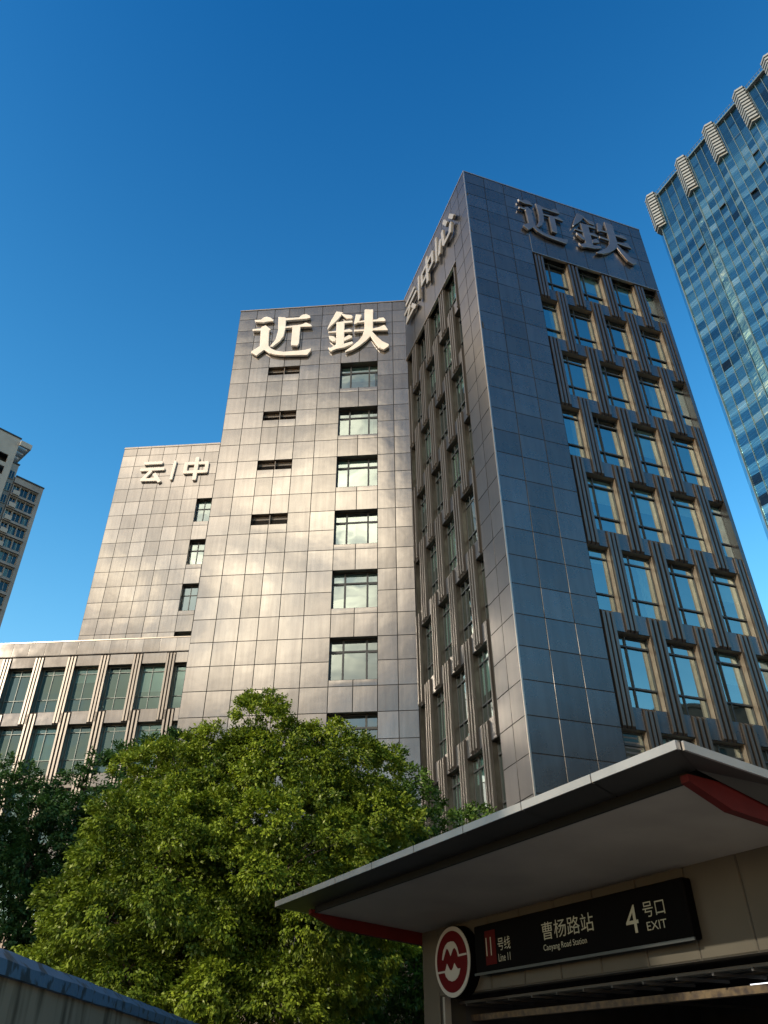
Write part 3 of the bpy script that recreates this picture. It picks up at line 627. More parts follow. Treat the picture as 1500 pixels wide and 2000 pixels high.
# ------------------------------------------------------------------ apartment tower far left
def apartments():
    k = 1.65; az = radians(43.5427)
    a = Vector((-41.3714*k, 75.5845*k)); d = Vector((sin(az), cos(az)))     # x grows to the viewer's right; corner at x=0
    F = Frame(a, d); T = thing('apartment_tower', F(-10, 8, 0), 'grey residential high-rise with stacked balconies cut off by the left edge', 'building')
    Z = lambda z: CAMZ+(z-CAMZ)*k
    M['apt_wall'] = mat('apartment_render', (.24, .24, .23), .85, var=.15, vscale=.4, stretch=(1, 1, .3)); M['apt_pale'] = mat('apartment_pale_render', (.34, .34, .31), .85, var=.1, vscale=.4)
    M['apt_glass'] = glass_mat('apartment_glass', (.30, .40, .44), .12)
    steps = [(-3.45*k, 0, Z(60)), (-4.4*k, -3.45*k, Z(61.8)), (-24*k, -4.4*k, Z(65))]
    wl = MB(); hs_all = []
    for si, (x0, x1, zt) in enumerate(steps):
        holes = []
        n = int((zt-3)/2.9)
        for f in range(n):
            zb = zt-1.6-(f+1)*2.9+.55
            if zb < 2: break
            if si == 0: ws = [(-2.35, -.78), (-4.05, -2.5), (-5.5, -4.25)]
            elif si == 1: ws = [(x0+.25, x1-.3)]
            else:
                ws = []; xw = x1-1.2
                while xw > x0+2: ws.append((xw-1.9, xw)); xw -= 3.4
                if f < 1: continue
            for (p, q) in ws: holes.append((p, q, zb+.15, zb+2.1))
        mi = 0 if si < 2 else 1
        wall_holes(wl, F.at([0, .4, -.6][si]), x0, x1, 0, zt, holes, 0, .35, mi=mi, mi_r=0)
        wl.poly([F(x0, 1.2, 0), F(x1, 1.2, 0), F(x1, 1.2, zt-1), F(x0, 1.2, zt-1)], mi=2)
        hs_all.append(holes)
        yy = [0, .4, -.6][si]
        wl.box(F, x0, x1, yy+.004, 14, zt-.02, zt, mi=0)
        wl.poly([F(x1, yy, 0), F(x1, 14, 0), F(x1, 14, zt), F(x1, yy, zt)], mi=mi)
        wl.box(F, x0-.0, x1+.12, yy-.18, yy+.1, zt+.003, zt+.28, mi=3)
    wl.poly([F(-24*k, -.6, 0), F(-24*k, 14, 0), F(-24*k, 14, Z(65)), F(-24*k, -.6, Z(65))]); wl.poly([F(-24*k, 14, 0), F(0, 14, 0), F(0, 14, Z(60)), F(-24*k, 14, Z(65))])
    wl.build('facade_wall', [M['apt_wall'], M['apt_pale'], M['interior'], M['frame']], T)
    # floor slabs, ledges and balcony fronts
    sl = MB()
    zt = Z(60)
    for f in range(32):
        z = zt-1.55-f*2.9
        if z < 2: break
        sl.box(F, -5.7, -.72, -.45, .1, z-.10, z+.10)
        for xx_ in (-4.15, -2.42): sl.box(F, xx_-.08, xx_+.05, -.10, .1, z-2.8, z-.1)
    sl.box(F, -.72, .02, -.08, .3, 0, zt-.01)
    sl.build('floor_ledges', M['apt_wall'], T)
    bl = MB(); rr = random.Random(5)
    for f in range(30):
        z = zt-1.55-(f+1)*2.9+.1
        if z < 3: break
        bl.box(F, -5.5, -4.2, -.75, -.68, z, z+.95); bl.box(F, -5.5, -4.2, -.68, .0, z, z+.06)
        if rr.random() < .6: bl.box(F, -3.9+rr.random(), -3.1+rr.random()*.4, -.6, -.2, z+.02, z+.7)     # air-conditioning unit
    bl.build('balcony_fronts', M['apt_pale'], T)
    for holes in hs_all[:2]:
        for i, (p, q, c, e) in enumerate(holes[:60]):
            f = MB(); t = .06
            f.box(F, p, q, .22, .30, c, c+t); f.box(F, p, q, .22, .30, e-t, e); f.box(F, p, p+t, .22, .3, c, e); f.box(F, q-t, q, .22, .3, c, e); f.box(F, (p+q)/2-.03, (p+q)/2+.03, .22, .3, c, e)
            o = f.build('window', M['apt_pale'], T)
            g = MB(); g.poly([F(p, .27, c), F(q, .27, c), F(q, .27, e), F(p, .27, e)]); g.build('pane', M['apt_glass'], o)
            if rr.random() < .55:
                g = MB(); xa = p+(q-p)*rr.uniform(0, .4); xb = xa+(q-p)*rr.uniform(.25, .5); g.poly([F(xa, .5, c), F(xb, .5, c), F(xb, .5, e), F(xa, .5, e)]); g.build('curtain', M['curtain'], o)
    # roof pergola frame reaching out over the step
    pg = MB(); z0, z1 = Z(64.0), Z(64.6)
    xa, xb = -4.4*k, -3.0*k
    for y in (-1.0, .8, 2.6, 4.4): pg.box(F, xa, xb, y, y+.45, z0, z1)
    pg.box(F, xb-.3, xb, -1.0, 4.85, z0-.05, z1+.05); pg.box(F, xa, xb, -1.25, -1.003, z0-.1, z1+.1)
    pg.build('roof_pergola', M['apt_pale'], T)
apartments()

# ------------------------------------------------------------------ metro entrance
aC = -.525; dC = Vector((sin(aC), cos(aC), 0)); nC = Vector((-dC.y, dC.x, 0)); W0 = Vector((1.34598, 17.34431, 0))
FE = Frame(W0, -dC)       # x = -u : viewer's right is nearer; y inward
M['stone'] = mat('entrance_panel', (.082, .078, .064), .6, .0, spec=.15, var=.08, vscale=.9)
M['soffit'] = mat('soffit_render', (.36, .32, .26), .7, var=.12, vscale=.7, bump=.15, bscale=1.5)
M['canopy'] = mat('canopy_metal', (.050, .047, .040), .5, .3, var=.1, vscale=1.2)
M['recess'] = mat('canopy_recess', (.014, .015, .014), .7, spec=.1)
M['rim'] = mat('canopy_rim', (.34, .33, .31), .4, .4, var=.08, vscale=2)
M['red'] = mat('red_beam_paint', (.085, .009, .008), .6, spec=.15, var=.15, vscale=2)
M['black'] = mat('sign_black', (.003, .003, .0033), .6, spec=.03)
M['rust'] = mat('worn_beam', (.11, .082, .045), .7, var2=(.03, .022, .018), vscale=9, bump=.4)
M['hall'] = mat('hall_wall', (.03, .032, .036), .6, var=.2)
M['hall_grid'] = mat('hall_grid', (.05, .052, .055), .5)
M['tube'] = mat('tube_light', (.9, .95, 1.), .5, emit=2.2)
def entrance():
    T = thing('metro_entrance', FE(3, 2, 0), 'metro station entrance with a wide beige canopy on red side beams', 'station entrance')
    # header wall with sheets
    xs = [-1.22, -.62]; hx = [-.62, .16, 1.10, 2.05, 3.0, 3.95, 4.92, 5.88, 6.82, 7.8, 8.3]
    st = MB()
    for a, b in zip(hx, hx[1:]): st.pillow(FE, a, b, 2.90, 4.10, -.012, bulge=.003, n=2)
    st.pillow(FE, -1.22, -.62, .05, 4.10, -.012, bulge=.003, n=2)
    st.build('header_panels', M['stone'], T)
    wl = MB(); wl.box(FE, -.62, 8.3, .01, .25, 2.9, 4.4); wl.box(FE, -1.22, -.62, .01, .55, 0, 4.4); wl.box(FE, -.615, -.50, .02, .5, 0, 2.9); wl.box(FE, 7.8, 8.3, .01, .5, 0, 2.9)
    wl.build('header_wall', M['canopy'], T)
    jb = MB(); jb.box(FE, -.50, -.44, -.02, .12, 0, 2.895); jb.build('door_jamb', M['rim'], T)
    # inner soffit (box with sloped underside)
    so_ = MB()
    Z0, Z1, O1 = 4.08, 4.28, 2.45
    P = lambda x, off, z: FE(x, -off, z)
    def slabp(mb, x0, x1, o0, o1, zb0, zb1, zt0, zt1, mi=0):
        v = [P(x0, o0, zb0), P(x1, o0, zb0), P(x1, o1, zb1), P(x0, o1, zb1), P(x0, o0, zt0), P(x1, o0, zt0), P(x1, o1, zt1), P(x0, o1, zt1)]
        k = len(mb.v); mb.v += [tuple(q) for q in v]
        for q in ((0, 1, 2, 3), (4, 7, 6, 5), (0, 4, 5, 1), (1, 5, 6, 2), (2, 6, 7, 3), (3, 7, 4, 0)): mb.f.append(tuple(k+i for i in q)); mb.sm.append(False); mb.mi.append(mi)
    slabp(so_, -1.2, 8.3, 0.0, O1, Z0, Z1, Z0+.03, Z1+.03); so_.build('soffit', M['soffit'], T)
    # recessed dark reveal above the soffit edge, then the flared outer band
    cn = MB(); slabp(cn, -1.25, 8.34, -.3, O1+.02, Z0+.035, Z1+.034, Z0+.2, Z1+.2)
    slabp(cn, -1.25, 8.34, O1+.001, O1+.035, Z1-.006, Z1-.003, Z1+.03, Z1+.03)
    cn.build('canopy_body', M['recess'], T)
    x0o, x1o, O2, Z2 = -1.93, 8.75, 3.02, 4.44
    bd = MB(); nx = 8
    def ring(x0, x1, off, z): return x0, x1, off, z
    ii = (-1.36, 8.45, O1-.02, Z1+.115); oo = (x0o, x1o, O2, Z2)
    for i in range(nx):
        a, b = i/nx, (i+1)/nx; g = .011
        A1 = P(ii[0]+(ii[1]-ii[0])*a, ii[2], ii[3]); B1 = P(ii[0]+(ii[1]-ii[0])*b, ii[2], ii[3])
        A2 = P(oo[0]+(oo[1]-oo[0])*a, oo[2], oo[3]); B2 = P(oo[0]+(oo[1]-oo[0])*b, oo[2], oo[3])
        s_ = (B1-A1).normalized()*g; bd.poly([A1+s_, B1-s_, B2-s_, A2+s_])
    up = Vector((0, 0, .012))
    bd.poly([P(ii[0], ii[2], ii[3])+up, P(ii[1], ii[2], ii[3])+up, P(oo[1], oo[2], oo[3])+up, P(oo[0], oo[2], oo[3])+up])
    zr = lambda off: Z2-(O2-off)*.085
    for (xi, xo) in ((ii[0], oo[0]), (ii[1], oo[1])):
        bd.poly([P(xi, ii[2], ii[3]), P(xo, O2, Z2), P(xo, .9, zr(.9)), P(xi, .9, 4.045)])
        bd.poly([P(xi, .9, 4.045), P(xo, .9, zr(.9)), P(xo, -4.5, zr(-4.5)), P(xi, -4.5, 3.62)])
    bd.build('flared_underside', M['canopy'], T)
    rm = MB(); t = .10
    nseg = 8
    for i in range(nseg):
        a, b = x0o+(x1o-x0o)*i/nseg, x0o+(x1o-x0o)*(i+1)/nseg; slabp(rm, a+.009, b-.009, O2-.05, O2+.02, Z2, Z2+.0, Z2+t, Z2+t)
    for xo, s in ((x1o, 1), (x0o, -1)):
        os_ = [O2-.06, 1.35, -.3, -2, -4.5]
        for p, q in zip(os_, os_[1:]): slabp(rm, min(xo, xo+.03*s), max(xo, xo+.03*s), q+.004, p-.004, zr(q), zr(p), zr(q)+t, zr(p)+t)
    rm.build('canopy_rim', M['rim'], T)
    tp = MB(); tp.poly([P(x0o, O2-.02, Z2+t-.01), P(x1o, O2-.02, Z2+t-.01), P(x1o, -4.5, zr(-4.5)+t-.01), P(x0o, -4.5, zr(-4.5)+t-.01)]); tp.build('canopy_roof', M['roof'], T)
    # red side beams: shallow nose, deeper tail
    for (xa, xb) in ((8.305, 8.42), (-1.33, -1.21)):
        rb = MB(); prof = [(2.56, 4.26), (1.95, 4.03), (1.3, 3.965), (-4.5, 3.5), (-4.5, 4.1), (1.3, 4.30), (2.56, 4.34)]
        k = len(rb.v); n = len(prof)
        rb.v += [tuple(P(xa, o_, z_)) for o_, z_ in prof]+[tuple(P(xb, o_, z_)) for o_, z_ in prof]
        rb.f += [tuple(range(k, k+n)), tuple(range(k+2*n-1, k+n-1, -1))]+[(k+i, k+n+i, k+n+(i+1) % n, k+(i+1) % n) for i in range(n)]
        rb.sm += [False]*(n+2); rb.mi += [0]*(n+2); rb.build('side_beam', M['red'], T, recalc=True)
    # hall behind: side walls, back, ceiling grid, lamps, worn cross beam
    hl = MB(); hl.poly([FE(-.5, 7, 0), FE(8.3, 7, 0), FE(8.3, 7, 4), FE(-.5, 7, 4)]); hl.poly([FE(-.5, .5, 0), FE(-.5, 7, 0), FE(-.5, 7, 4), FE(-.5, .5, 4)]); hl.poly([FE(8.3, .5, 0), FE(8.3, 7, 0), FE(8.3, 7, 4), FE(8.3, .5, 4)])
    hl.poly([FE(-.5, .25, 3.5), FE(8.3, .25, 3.5), FE(8.3, 7, 3.5), FE(-.5, 7, 3.5)])
    hl.build('hall_walls', M['hall'], T)
    gr = MB()
    for y in (.35, .62, .9, 1.3): gr.box(FE, -.49, 8.29, y, y+.035, 2.79-.0*y, 2.83)
    for i in range(13): gr.box(FE, -.2+i*.66, -.17+i*.66, .3, 1.4, 2.745, 2.785)
    gr.box(FE, 1.2, 1.24, 1.4, 6.9, 2.79, 2.83)
    gr.build('ceiling_grid', M['hall_grid'], T)
    rbm = MB(); rbm.box(FE, -.49, 8.29, .62, .80, 2.52, 2.62); rbm.build('cross_beam', M['rust'], T)
    for (x, y, L_) in ((5.3, 1.6, .9), (4.3, 2.2, .8)):
        lt = MB(); lt.box(FE, x, x+L_, y, y+.04, 2.70, 2.73); lt.build('tube_lamp', M['tube'], T)
entrance()
def text_part(body, F, x, z, h, parent, y, wsc=1., name='lettering', m=None):
    cu = bpy.data.curves.new('t', 'FONT'); cu.body = body; cu.size = 1; cu.resolution_u = 4
    tmp = bpy.data.objects.new('t', cu); COL.objects.link(tmp); bpy.context.view_layer.update()
    dg = bpy.context.evaluated_depsgraph_get(); me = bpy.data.meshes.new_from_object(tmp.evaluated_get(dg)); bpy.data.objects.remove(tmp)
    xs_ = [v.co.x for v in me.vertices]; ys_ = [v.co.y for v in me.vertices]; s = h/(max(ys_)-min(ys_)); x_, y_ = min(xs_), min(ys_)
    par = parent.location
    for v in me.vertices: v.co = F(x+(v.co.x-x_)*s*wsc, y, z+(v.co.y-y_)*s)-par
    me.materials.clear(); me.materials.append(m or M['sign_white'])
    o = bpy.data.objects.new(name, me); COL.objects.link(o); o.parent = parent
    return o, (max(xs_)-x_)*s*wsc
M['sign_white'] = mat('sign_lettering', (.34, .35, .27), .6); M['sign_red'] = mat('sign_red', (.06, .003, .003), .6, spec=.08)
def station_sign():
    S = thing('station_sign', FE(3.5, -.2, 3.1), 'long black station name board with exit number fixed above the entrance', 'sign')
    b = MB(); b.box(FE, .90, 6.0, -.20, -.02, 3.14, 3.92); o = b.build('board', M['black'], S, recalc=True)
    bv = o.modifiers.new('b', 'BEVEL'); bv.width = .03; bv.segments = 3
    l = MB(); l.box(FE, .88, 6.02, -.22, -.195, 3.12, 3.16); l.build('board_lip', M['frame'], S)
    r = MB(); r.box(FE, 1.24, 1.55, -.206, -.2, 3.26, 3.80); r.build('line_badge', M['sign_red'], S)
    y = -.211
    text_part('11', FE, 1.27, 3.40, .29, S, y, .62)
    text_part('号线', FE, 1.62, 3.45, .20, S, y, .88); text_part('Line 11', FE, 1.62, 3.28, .12, S, y, .72)
    text_part('曹杨路站', FE, 2.86, 3.47, .26, S, y, 1.14); text_part('Caoyang Road Station', FE, 2.86, 3.29, .115, S, y, .95)
    text_part('4', FE, 4.80, 3.33, .37, S, y, 1.02); text_part('号口', FE, 5.17, 3.50, .20, S, y, 1.02); text_part('EXIT', FE, 5.20, 3.33, .11, S, y, 1.2)
station_sign()
def logo_sign():
    cx, cz, rx = .215, 3.42, .585
    S = thing('metro_logo_sign', FE(cx, -.2, cz), 'round red and white metro emblem on a thick black disc left of the name board', 'sign')
    n = 64
    circ = lambda r: [(cx+r*cos(2*pi*i/n), cz+r*sin(2*pi*i/n)) for i in range(n)]
    b = MB(); b.prism(circ(rx+.02), -.235, -.01, FE); b.build('disc_body', M['black'], S, recalc=True)
    w_ = MB(); w_.prism(circ(rx), -.25, -.236, FE); w_.build('white_ring', M['logo_white'], S, recalc=True)
    r = MB(); r.prism(circ(rx-.075), -.258, -.251, FE); r.build('red_disc', M['logo_red'], S, recalc=True)
    EMB = [[(0.1, 3.46), (0.08, 3.54), (0.04, 3.62), (-0.03, 3.69), (-0.11, 3.73), (-0.21, 3.74), (-0.31, 3.73), (-0.38, 3.68), (-0.43, 3.61), (-0.47, 3.5), (-0.715, 3.5), (-0.72, 3.47), (-0.44, 3.465), (-0.42, 3.53), (-0.39, 3.58), (-0.34, 3.62), (-0.29, 3.61), (-0.25, 3.57), (-0.19, 3.50), (-0.15, 3.57), (-0.11, 3.62), (-0.06, 3.63), (-0.02, 3.58), (0.03, 3.51), (0.07, 3.45)], [(0.295, 3.27), (0.01, 3.27), (-0.02, 3.31), (-0.06, 3.38), (-0.11, 3.32), (-0.15, 3.27), (-0.21, 3.26), (-0.26, 3.3), (-0.31, 3.37), (-0.36, 3.31), (-0.41, 3.27), (-0.49, 3.27), (-0.45, 3.19), (-0.39, 3.13), (-0.3, 3.09), (-0.2, 3.08), (-0.09, 3.11), (-0.01, 3.17), (0.03, 3.24), (0.295, 3.235)]]
    e = MB()
    for p in EMB: e.prism([(-x, z+.01) for x, z in p], -.266, -.259, FE)
    e.build('emblem', M['logo_white'], S, recalc=True)
M['logo_white'] = mat('logo_white', (.36, .37, .35), .6, spec=.1); M['logo_red'] = mat('logo_red', (.075, .003, .005), .6, spec=.08)
logo_sign()

# ------------------------------------------------------------------ street buildings added out of view to shade the entrance and darken reflections
def added_block(label, o, d, steps, depth, wm):
    F = Frame(o, d); T = thing('added_building', F(steps[0][1]/2, depth/2, 0), label, 'building', 'street buildings added out of view around the station'); w_ = MB()
    for (x0, x1, h) in steps:
        holes = [(x0+1+2.6*i, x0+2.7+2.6*i, 1.2+3.4*f, 3.0+3.4*f) for i in range(int((x1-x0-1.4)/2.6)) for f in range(int((h-2)/3.4))]
        wall_holes(w_, F, x0, x1, 0, h, holes, 0, .3, mi=0, mi_r=0)
        for hh in holes: w_.poly([F(hh[0], .3, hh[2]), F(hh[1], .3, hh[2]), F(hh[1], .3, hh[3]), F(hh[0], .3, hh[3])], mi=1)
        w_.box(F, x0, x1, .004, depth, 0, h, mi=0, skip='f'); w_.box(F, x0-.1, x1+.1, -.2, .002, h-.5, h+.1, mi=0)
    w_.build('facade_wall', [wm, M['street_glass']], T)
M['street_glass'] = mat('street_glass', (.03, .05, .06), .1, spec=.8)
M['street_wall'] = mat('street_wall', (.16, .15, .14), .8, var=.15)
s_ = Vector((-sin(SUN_AZ), -cos(SUN_AZ)))*-1; q_ = Vector((-s_.y, s_.x))*-1
if q_.x < 0: q_ = -q_
c_ = Vector((3.85, 13.0))+s_*45
added_block('stepped street building added out of view, shaped to shade the entrance and spare the tree', c_, -q_, [(0, 7.5, 31.5), (7.51, 16.5, 9), (16.51, 27, 28)], 14, M['street_wall'])
added_block('plain grey street building added out of view at left to darken cladding reflections', (-92, 44), (.45, .89), [(0, 40, 36)], 14, M['street_wall'])

M['street_dark'] = mat('street_dark_wall', (.05, .048, .045), .7, var=.15)
added_block('dark street building added out of view on the right to darken cladding reflections', (70, 17), (-.515, -.857), [(0, 44, 36)], 16, M['street_dark'])

# ------------------------------------------------------------------ boundary wall, near left
M['blue'] = mat('blue_coping_paint', (.07, .15, .24), .55, var2=(.025, .05, .07), vscale=5.5, lo=.54, hi=.60, detail=8, bump=.3, bscale=14)
M['whitewall'] = mat('stained_render', (.25, .21, .15), .9, var2=(.10, .085, .06), spec=.1, vscale=2.2, stretch=(2.2, 2.2, .35), lo=.46, hi=.66, detail=9, bump=.2, bscale=20)
def bwall():
    d = Vector((-.0428, .999, 0)); F = Frame((-2.72, -1.0), d)      # x forward along wall, y to the left
    T = thing('boundary_wall', F(10, .2, 0), 'stained white rendered wall with chipped blue sloping coping at the lower left', 'wall')
    w_ = MB(); w_.box(F, -3, 26, .05, .35, 0, 2.33); w_.build('wall_body', M['whitewall'], T)
    c = MB()
    prof = [(.0, 2.30), (-.005, 2.405), (.10, 2.50), (.30, 2.50), (.42, 2.30)]
    rr = random.Random(9); n = 90; k = len(c.v); m = len(prof)
    for i in range(n+1):
        x = -3+29*i/n
        for j, (y, z) in enumerate(prof): c.v.append(tuple(F(x, y+rr.gauss(0, .0035), z+rr.gauss(0, .0035))))
    for i in range(n):
        for j in range(m): c.f.append((k+i*m+j, k+i*m+(j+1) % m, k+(i+1)*m+(j+1) % m, k+(i+1)*m+j)); c.sm.append(False); c.mi.append(0)
    c.build('coping', M['blue'], T, recalc=True)
bwall()

# ------------------------------------------------------------------ trees
def leaf_mat(name, c1, c2, tr):
    m = bpy.data.materials.new(name); m.use_nodes = True; nt = m.node_tree; L = nt.links.new
    nt.nodes.remove(nt.nodes['Principled BSDF']); out = nt.nodes['Material Output']
    at = N(nt, 'ShaderNodeAttribute', attribute_name='tone')
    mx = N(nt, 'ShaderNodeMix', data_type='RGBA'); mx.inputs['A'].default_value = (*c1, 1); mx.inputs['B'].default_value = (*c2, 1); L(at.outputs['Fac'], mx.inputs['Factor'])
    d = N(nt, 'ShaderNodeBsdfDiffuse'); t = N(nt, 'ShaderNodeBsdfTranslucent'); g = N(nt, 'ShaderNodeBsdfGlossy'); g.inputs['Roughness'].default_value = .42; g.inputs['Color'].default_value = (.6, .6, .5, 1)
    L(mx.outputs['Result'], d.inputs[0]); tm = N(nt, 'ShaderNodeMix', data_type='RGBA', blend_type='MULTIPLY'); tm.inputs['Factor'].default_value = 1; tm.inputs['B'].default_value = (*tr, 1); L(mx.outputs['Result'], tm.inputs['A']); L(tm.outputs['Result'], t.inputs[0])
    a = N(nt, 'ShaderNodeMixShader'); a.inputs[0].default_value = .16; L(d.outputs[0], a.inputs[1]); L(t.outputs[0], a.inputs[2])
    b = N(nt, 'ShaderNodeMixShader'); b.inputs[0].default_value = .035; L(a.outputs[0], b.inputs[1]); L(g.outputs[0], b.inputs[2]); L(b.outputs[0], out.inputs[0])
    return m
M['bark'] = mat('bark', (.09, .07, .05), .9, var=.3, vscale=6, bump=.5)
LEAFSETS = {'yellow': leaf_mat('leaf_yellow_green', (.012, .044, .008), (.235, .305, .026), (1.5, 1.5, .8)), 'green': leaf_mat('leaf_green', (.018, .055, .012), (.085, .150, .022), (1.3, 1.5, .8)), 'dark': leaf_mat('leaf_shaded_green', (.016, .048, .014), (.050, .110, .028), (1.2, 1.4, .8))}  # dark set: shade over the left trees put into the leaf colour
def tree(loc, label, blobs, nleaf, size, kind, trunk_h, seed, group=None, bough=1.):
    """blobs: (cx, cy, cz, rx, ry, rz) crown lobes relative to loc; every lobe carries many leaf clumps"""
    rg = np.random.default_rng(seed); T = thing('tree', loc, label, 'tree', group or 'leafy trees in front of the office blocks')
    B = np.array(blobs, float)
    clumps = []; kept = []
    for bi, b in enumerate(B):      # distinct boughs, kept apart so that dark gaps open between them
        n = int(60*(b[3]*b[5])**.75)+30
        for _ in range(n):
            dv = rg.normal(size=3); dv /= np.linalg.norm(dv)
            p = b[:3]+dv*b[3:6]*rg.uniform(.82, 1.06)
            if any((((p-c[:3])/c[3:6])**2).sum() < .55 for bj, c in enumerate(B) if bj != bi): continue
            r = float(np.clip(rg.lognormal(-.45, .25), .36, .95))*bough
            if any(np.linalg.norm(p-q[0]) < .80*(r+q[1]) for q in kept): continue
            kept.append((p, r)); clumps.append([*p, *dv, r, rg.uniform(0, 1)])
    clumps = [np.array(clumps)]
    for b in B:      # inner foliage that closes the crown; crown shade put into its darker tone
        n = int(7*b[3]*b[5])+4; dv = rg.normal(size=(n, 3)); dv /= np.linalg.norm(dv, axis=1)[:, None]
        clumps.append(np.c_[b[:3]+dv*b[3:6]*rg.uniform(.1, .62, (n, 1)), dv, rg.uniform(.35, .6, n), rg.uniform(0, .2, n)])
    Cm = np.concatenate(clumps)
    wgt = Cm[:, 6]**2; wgt[len(clumps[0]):] *= .4; idx = rg.choice(len(Cm), nleaf, p=wgt/wgt.sum())
    c = Cm[idx]
    v = rg.normal(size=(nleaf, 3)); v /= np.linalg.norm(v, axis=1)[:, None]
    v[:, 2] = np.where(v[:, 2] < -.25, -v[:, 2], v[:, 2])
    out = (v*c[:, 3:6]).sum(1); v = np.where((out < -.2)[:, None], -v, v)
    # leaves gather in tufts on the skin of each bough
    NT = 34; tv_ = rg.normal(size=(len(Cm), NT, 3)); tv_ /= np.linalg.norm(tv_, axis=2)[:, :, None]; tv_[:, :, 2] = np.where(tv_[:, :, 2] < -.3, -tv_[:, :, 2], tv_[:, :, 2])
    dt = (tv_*Cm[:, None, 3:6]).sum(2); tv_ = np.where((dt < -.25)[:, :, None], -tv_, tv_)
    tr_ = rg.uniform(.68, 1.12, (len(Cm), NT)); tn_ = rg.uniform(0, 1, (len(Cm), NT)); ti = rg.integers(0, NT, nleaf)
    v = tv_[idx, ti]+rg.normal(size=(nleaf, 3))*.16; v /= np.linalg.norm(v, axis=1)[:, None]
    rr = c[:, 6:7]*tr_[idx, ti][:, None]
    pos = c[:, :3]+tv_[idx, ti]*rr*np.array([1.12, 1.12, .88])+rg.normal(size=(nleaf, 3))*np.array([.075, .075, .055])*(.7+.5*c[:, 6:7])
    # leaf frame: axis points outward and droops, normal roughly up-outward
    ax = v*.7+c[:, 3:6]*.3+rg.normal(size=(nleaf, 3))*.45; ax[:, 2] -= .45; ax /= np.linalg.norm(ax, axis=1)[:, None]
    nr = v*.95+rg.normal(size=(nleaf, 3))*.38; nr[:, 2] += .30
    nr -= ax*(nr*ax).sum(1)[:, None]; nr /= np.linalg.norm(nr, axis=1)[:, None]
    sd_ = np.cross(ax, nr); ls = size*rg.uniform(.65, 1.3, (nleaf, 1)); wd = ls*.24
    V = np.stack([pos, pos+ax*ls*.5+sd_*wd+nr*ls*.06, pos+ax*ls-nr*ls*.05, pos+ax*ls*.5-sd_*wd+nr*ls*.06], 1).reshape(-1, 3)
    me = bpy.data.meshes.new('crown'); me.vertices.add(nleaf*4); me.vertices.foreach_set('co', V.astype(np.float32).ravel())
    me.loops.add(nleaf*4); me.loops.foreach_set('vertex_index', np.arange(nleaf*4, dtype=np.int32)); me.polygons.add(nleaf)
    me.polygons.foreach_set('loop_start', np.arange(0, nleaf*4, 4, dtype=np.int32)); me.update(calc_edges=True)
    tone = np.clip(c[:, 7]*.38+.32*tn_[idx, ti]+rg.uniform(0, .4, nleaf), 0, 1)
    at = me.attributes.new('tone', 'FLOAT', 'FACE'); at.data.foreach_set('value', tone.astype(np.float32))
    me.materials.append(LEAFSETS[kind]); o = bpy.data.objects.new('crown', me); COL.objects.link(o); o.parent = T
    tb = MB(); top = Vector(loc)+Vector((B[0, 0]*.5, B[0, 1]*.5, trunk_h)); L0 = Vector(loc)
    tb.tube([L0, L0+Vector((.05, .03, trunk_h*.4)), L0+Vector((-.04, .05, trunk_h*.75)), top], .24, .15, 10)
    for b in B:
        e = Vector(loc)+Vector(b[:3]); mid = (top+e)/2+Vector((random.uniform(-.2, .2), random.uniform(-.2, .2), .15)); tb.tube([top, mid, e], .11, .03, 6)
    rs = random.Random(seed)
    for q in range(0, len(Cm), 4):
        e = Vector(loc)+Vector(Cm[q, :3]); b = B[np.argmin(((B[:, :3]-Cm[q, :3])**2).sum(1))]; s_ = Vector(loc)+Vector(b[:3]); tb.tube([s_, (s_+e)/2+Vector((0, 0, .08)), e], .03, .01, 4)
    tb.build('trunk', M['bark'], T)
    return T
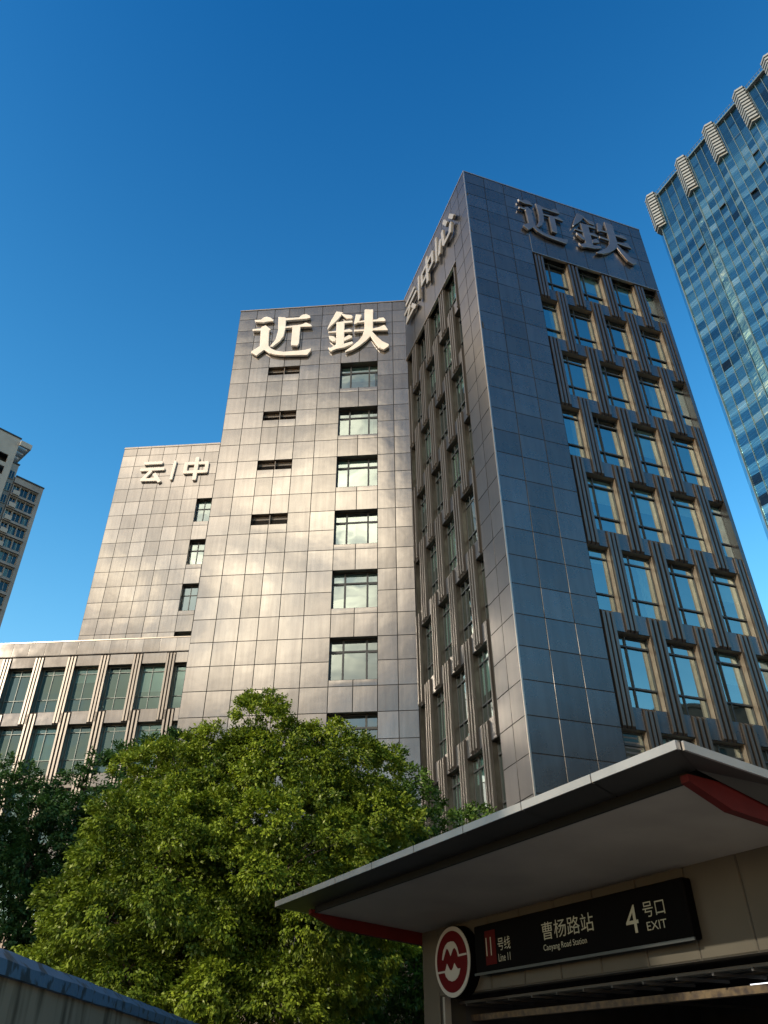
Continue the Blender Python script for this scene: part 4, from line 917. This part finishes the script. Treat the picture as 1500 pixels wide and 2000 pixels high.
tree((-3.75, 22.0, 0), 'big yellow-green rounded camphor tree in front of the left slab, filling the middle foreground',
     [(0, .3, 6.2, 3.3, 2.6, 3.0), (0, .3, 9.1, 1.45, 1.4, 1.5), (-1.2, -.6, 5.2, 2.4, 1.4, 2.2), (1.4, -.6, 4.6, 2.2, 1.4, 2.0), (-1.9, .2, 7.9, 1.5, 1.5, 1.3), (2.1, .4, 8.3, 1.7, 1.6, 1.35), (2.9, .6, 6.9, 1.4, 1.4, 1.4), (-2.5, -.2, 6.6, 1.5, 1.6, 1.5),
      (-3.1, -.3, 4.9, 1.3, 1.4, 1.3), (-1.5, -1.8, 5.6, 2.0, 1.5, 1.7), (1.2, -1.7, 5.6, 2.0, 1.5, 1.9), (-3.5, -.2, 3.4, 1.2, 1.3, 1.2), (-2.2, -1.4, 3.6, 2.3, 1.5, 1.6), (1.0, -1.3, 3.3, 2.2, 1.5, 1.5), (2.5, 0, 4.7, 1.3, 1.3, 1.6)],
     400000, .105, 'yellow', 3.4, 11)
tree((1.6, 26.5, 0), 'darker green tree between the big rounded tree and the corner tower',
     [(0, 0, 6.6, 2.0, 1.5, 2.0), (-1.8, .2, 8.6, 1.6, 1.4, 1.6), (.6, 0, 6.8, 1.25, 1.2, 1.6), (-1.6, .2, 5.8, 1.8, 1.4, 1.9), (-.8, 0, 4.2, 1.7, 1.3, 1.5), (-3.2, .3, 8.5, 1.4, 1.2, 1.3), (-1, 0, 2.8, 2, 1.3, 1.2)],
     80000, .13, 'green', 3.2, 12)
tree((-14.3, 27.5, 0), 'shade-darkened green tree at the left edge behind the coping wall',
     [(0, 0, 8.5, 3.0, 2.2, 2.3), (2.4, .3, 7.4, 2.3, 1.8, 2.3), (-1.0, -.6, 5.2, 2.8, 1.8, 2.3), (1.5, -.6, 3.8, 2.9, 1.8, 1.9)],
     90000, .14, 'dark', 3.4, 13)
tree((-8.6, 29, 0), 'shade-darkened green tree behind the big rounded tree on its left, below the low wing',
     [(0, 0, 9.6, 2.1, 1.8, 2.1), (-1.6, 0, 8.5, 2.0, 1.7, 2.0), (1.4, 0, 10.3, 1.5, 1.4, 1.3), (-.4, -.4, 5.6, 2.8, 1.8, 2.2)],
     70000, .14, 'dark', 3.4, 14)

# ------------------------------------------------------------------ ground
M['asphalt'] = mat('asphalt', (.06, .06, .062), .9, var=.25, vscale=.6, bump=.3, bscale=30)
M['paving'] = mat('paving', (.20, .19, .18), .85, var=.15, vscale=1.5)
g = MB(); g.poly([(-900, -900, 0), (900, -900, 0), (900, 900, 0), (-900, 900, 0)]); tag(g.build('ground', M['asphalt']), kind='structure')
p = MB(); p.box(Frame((0, 0), (1, 0)), -14, 26, -4, 28.2, .004, .12); tag(p.build('pavement', M['paving']), kind='structure')
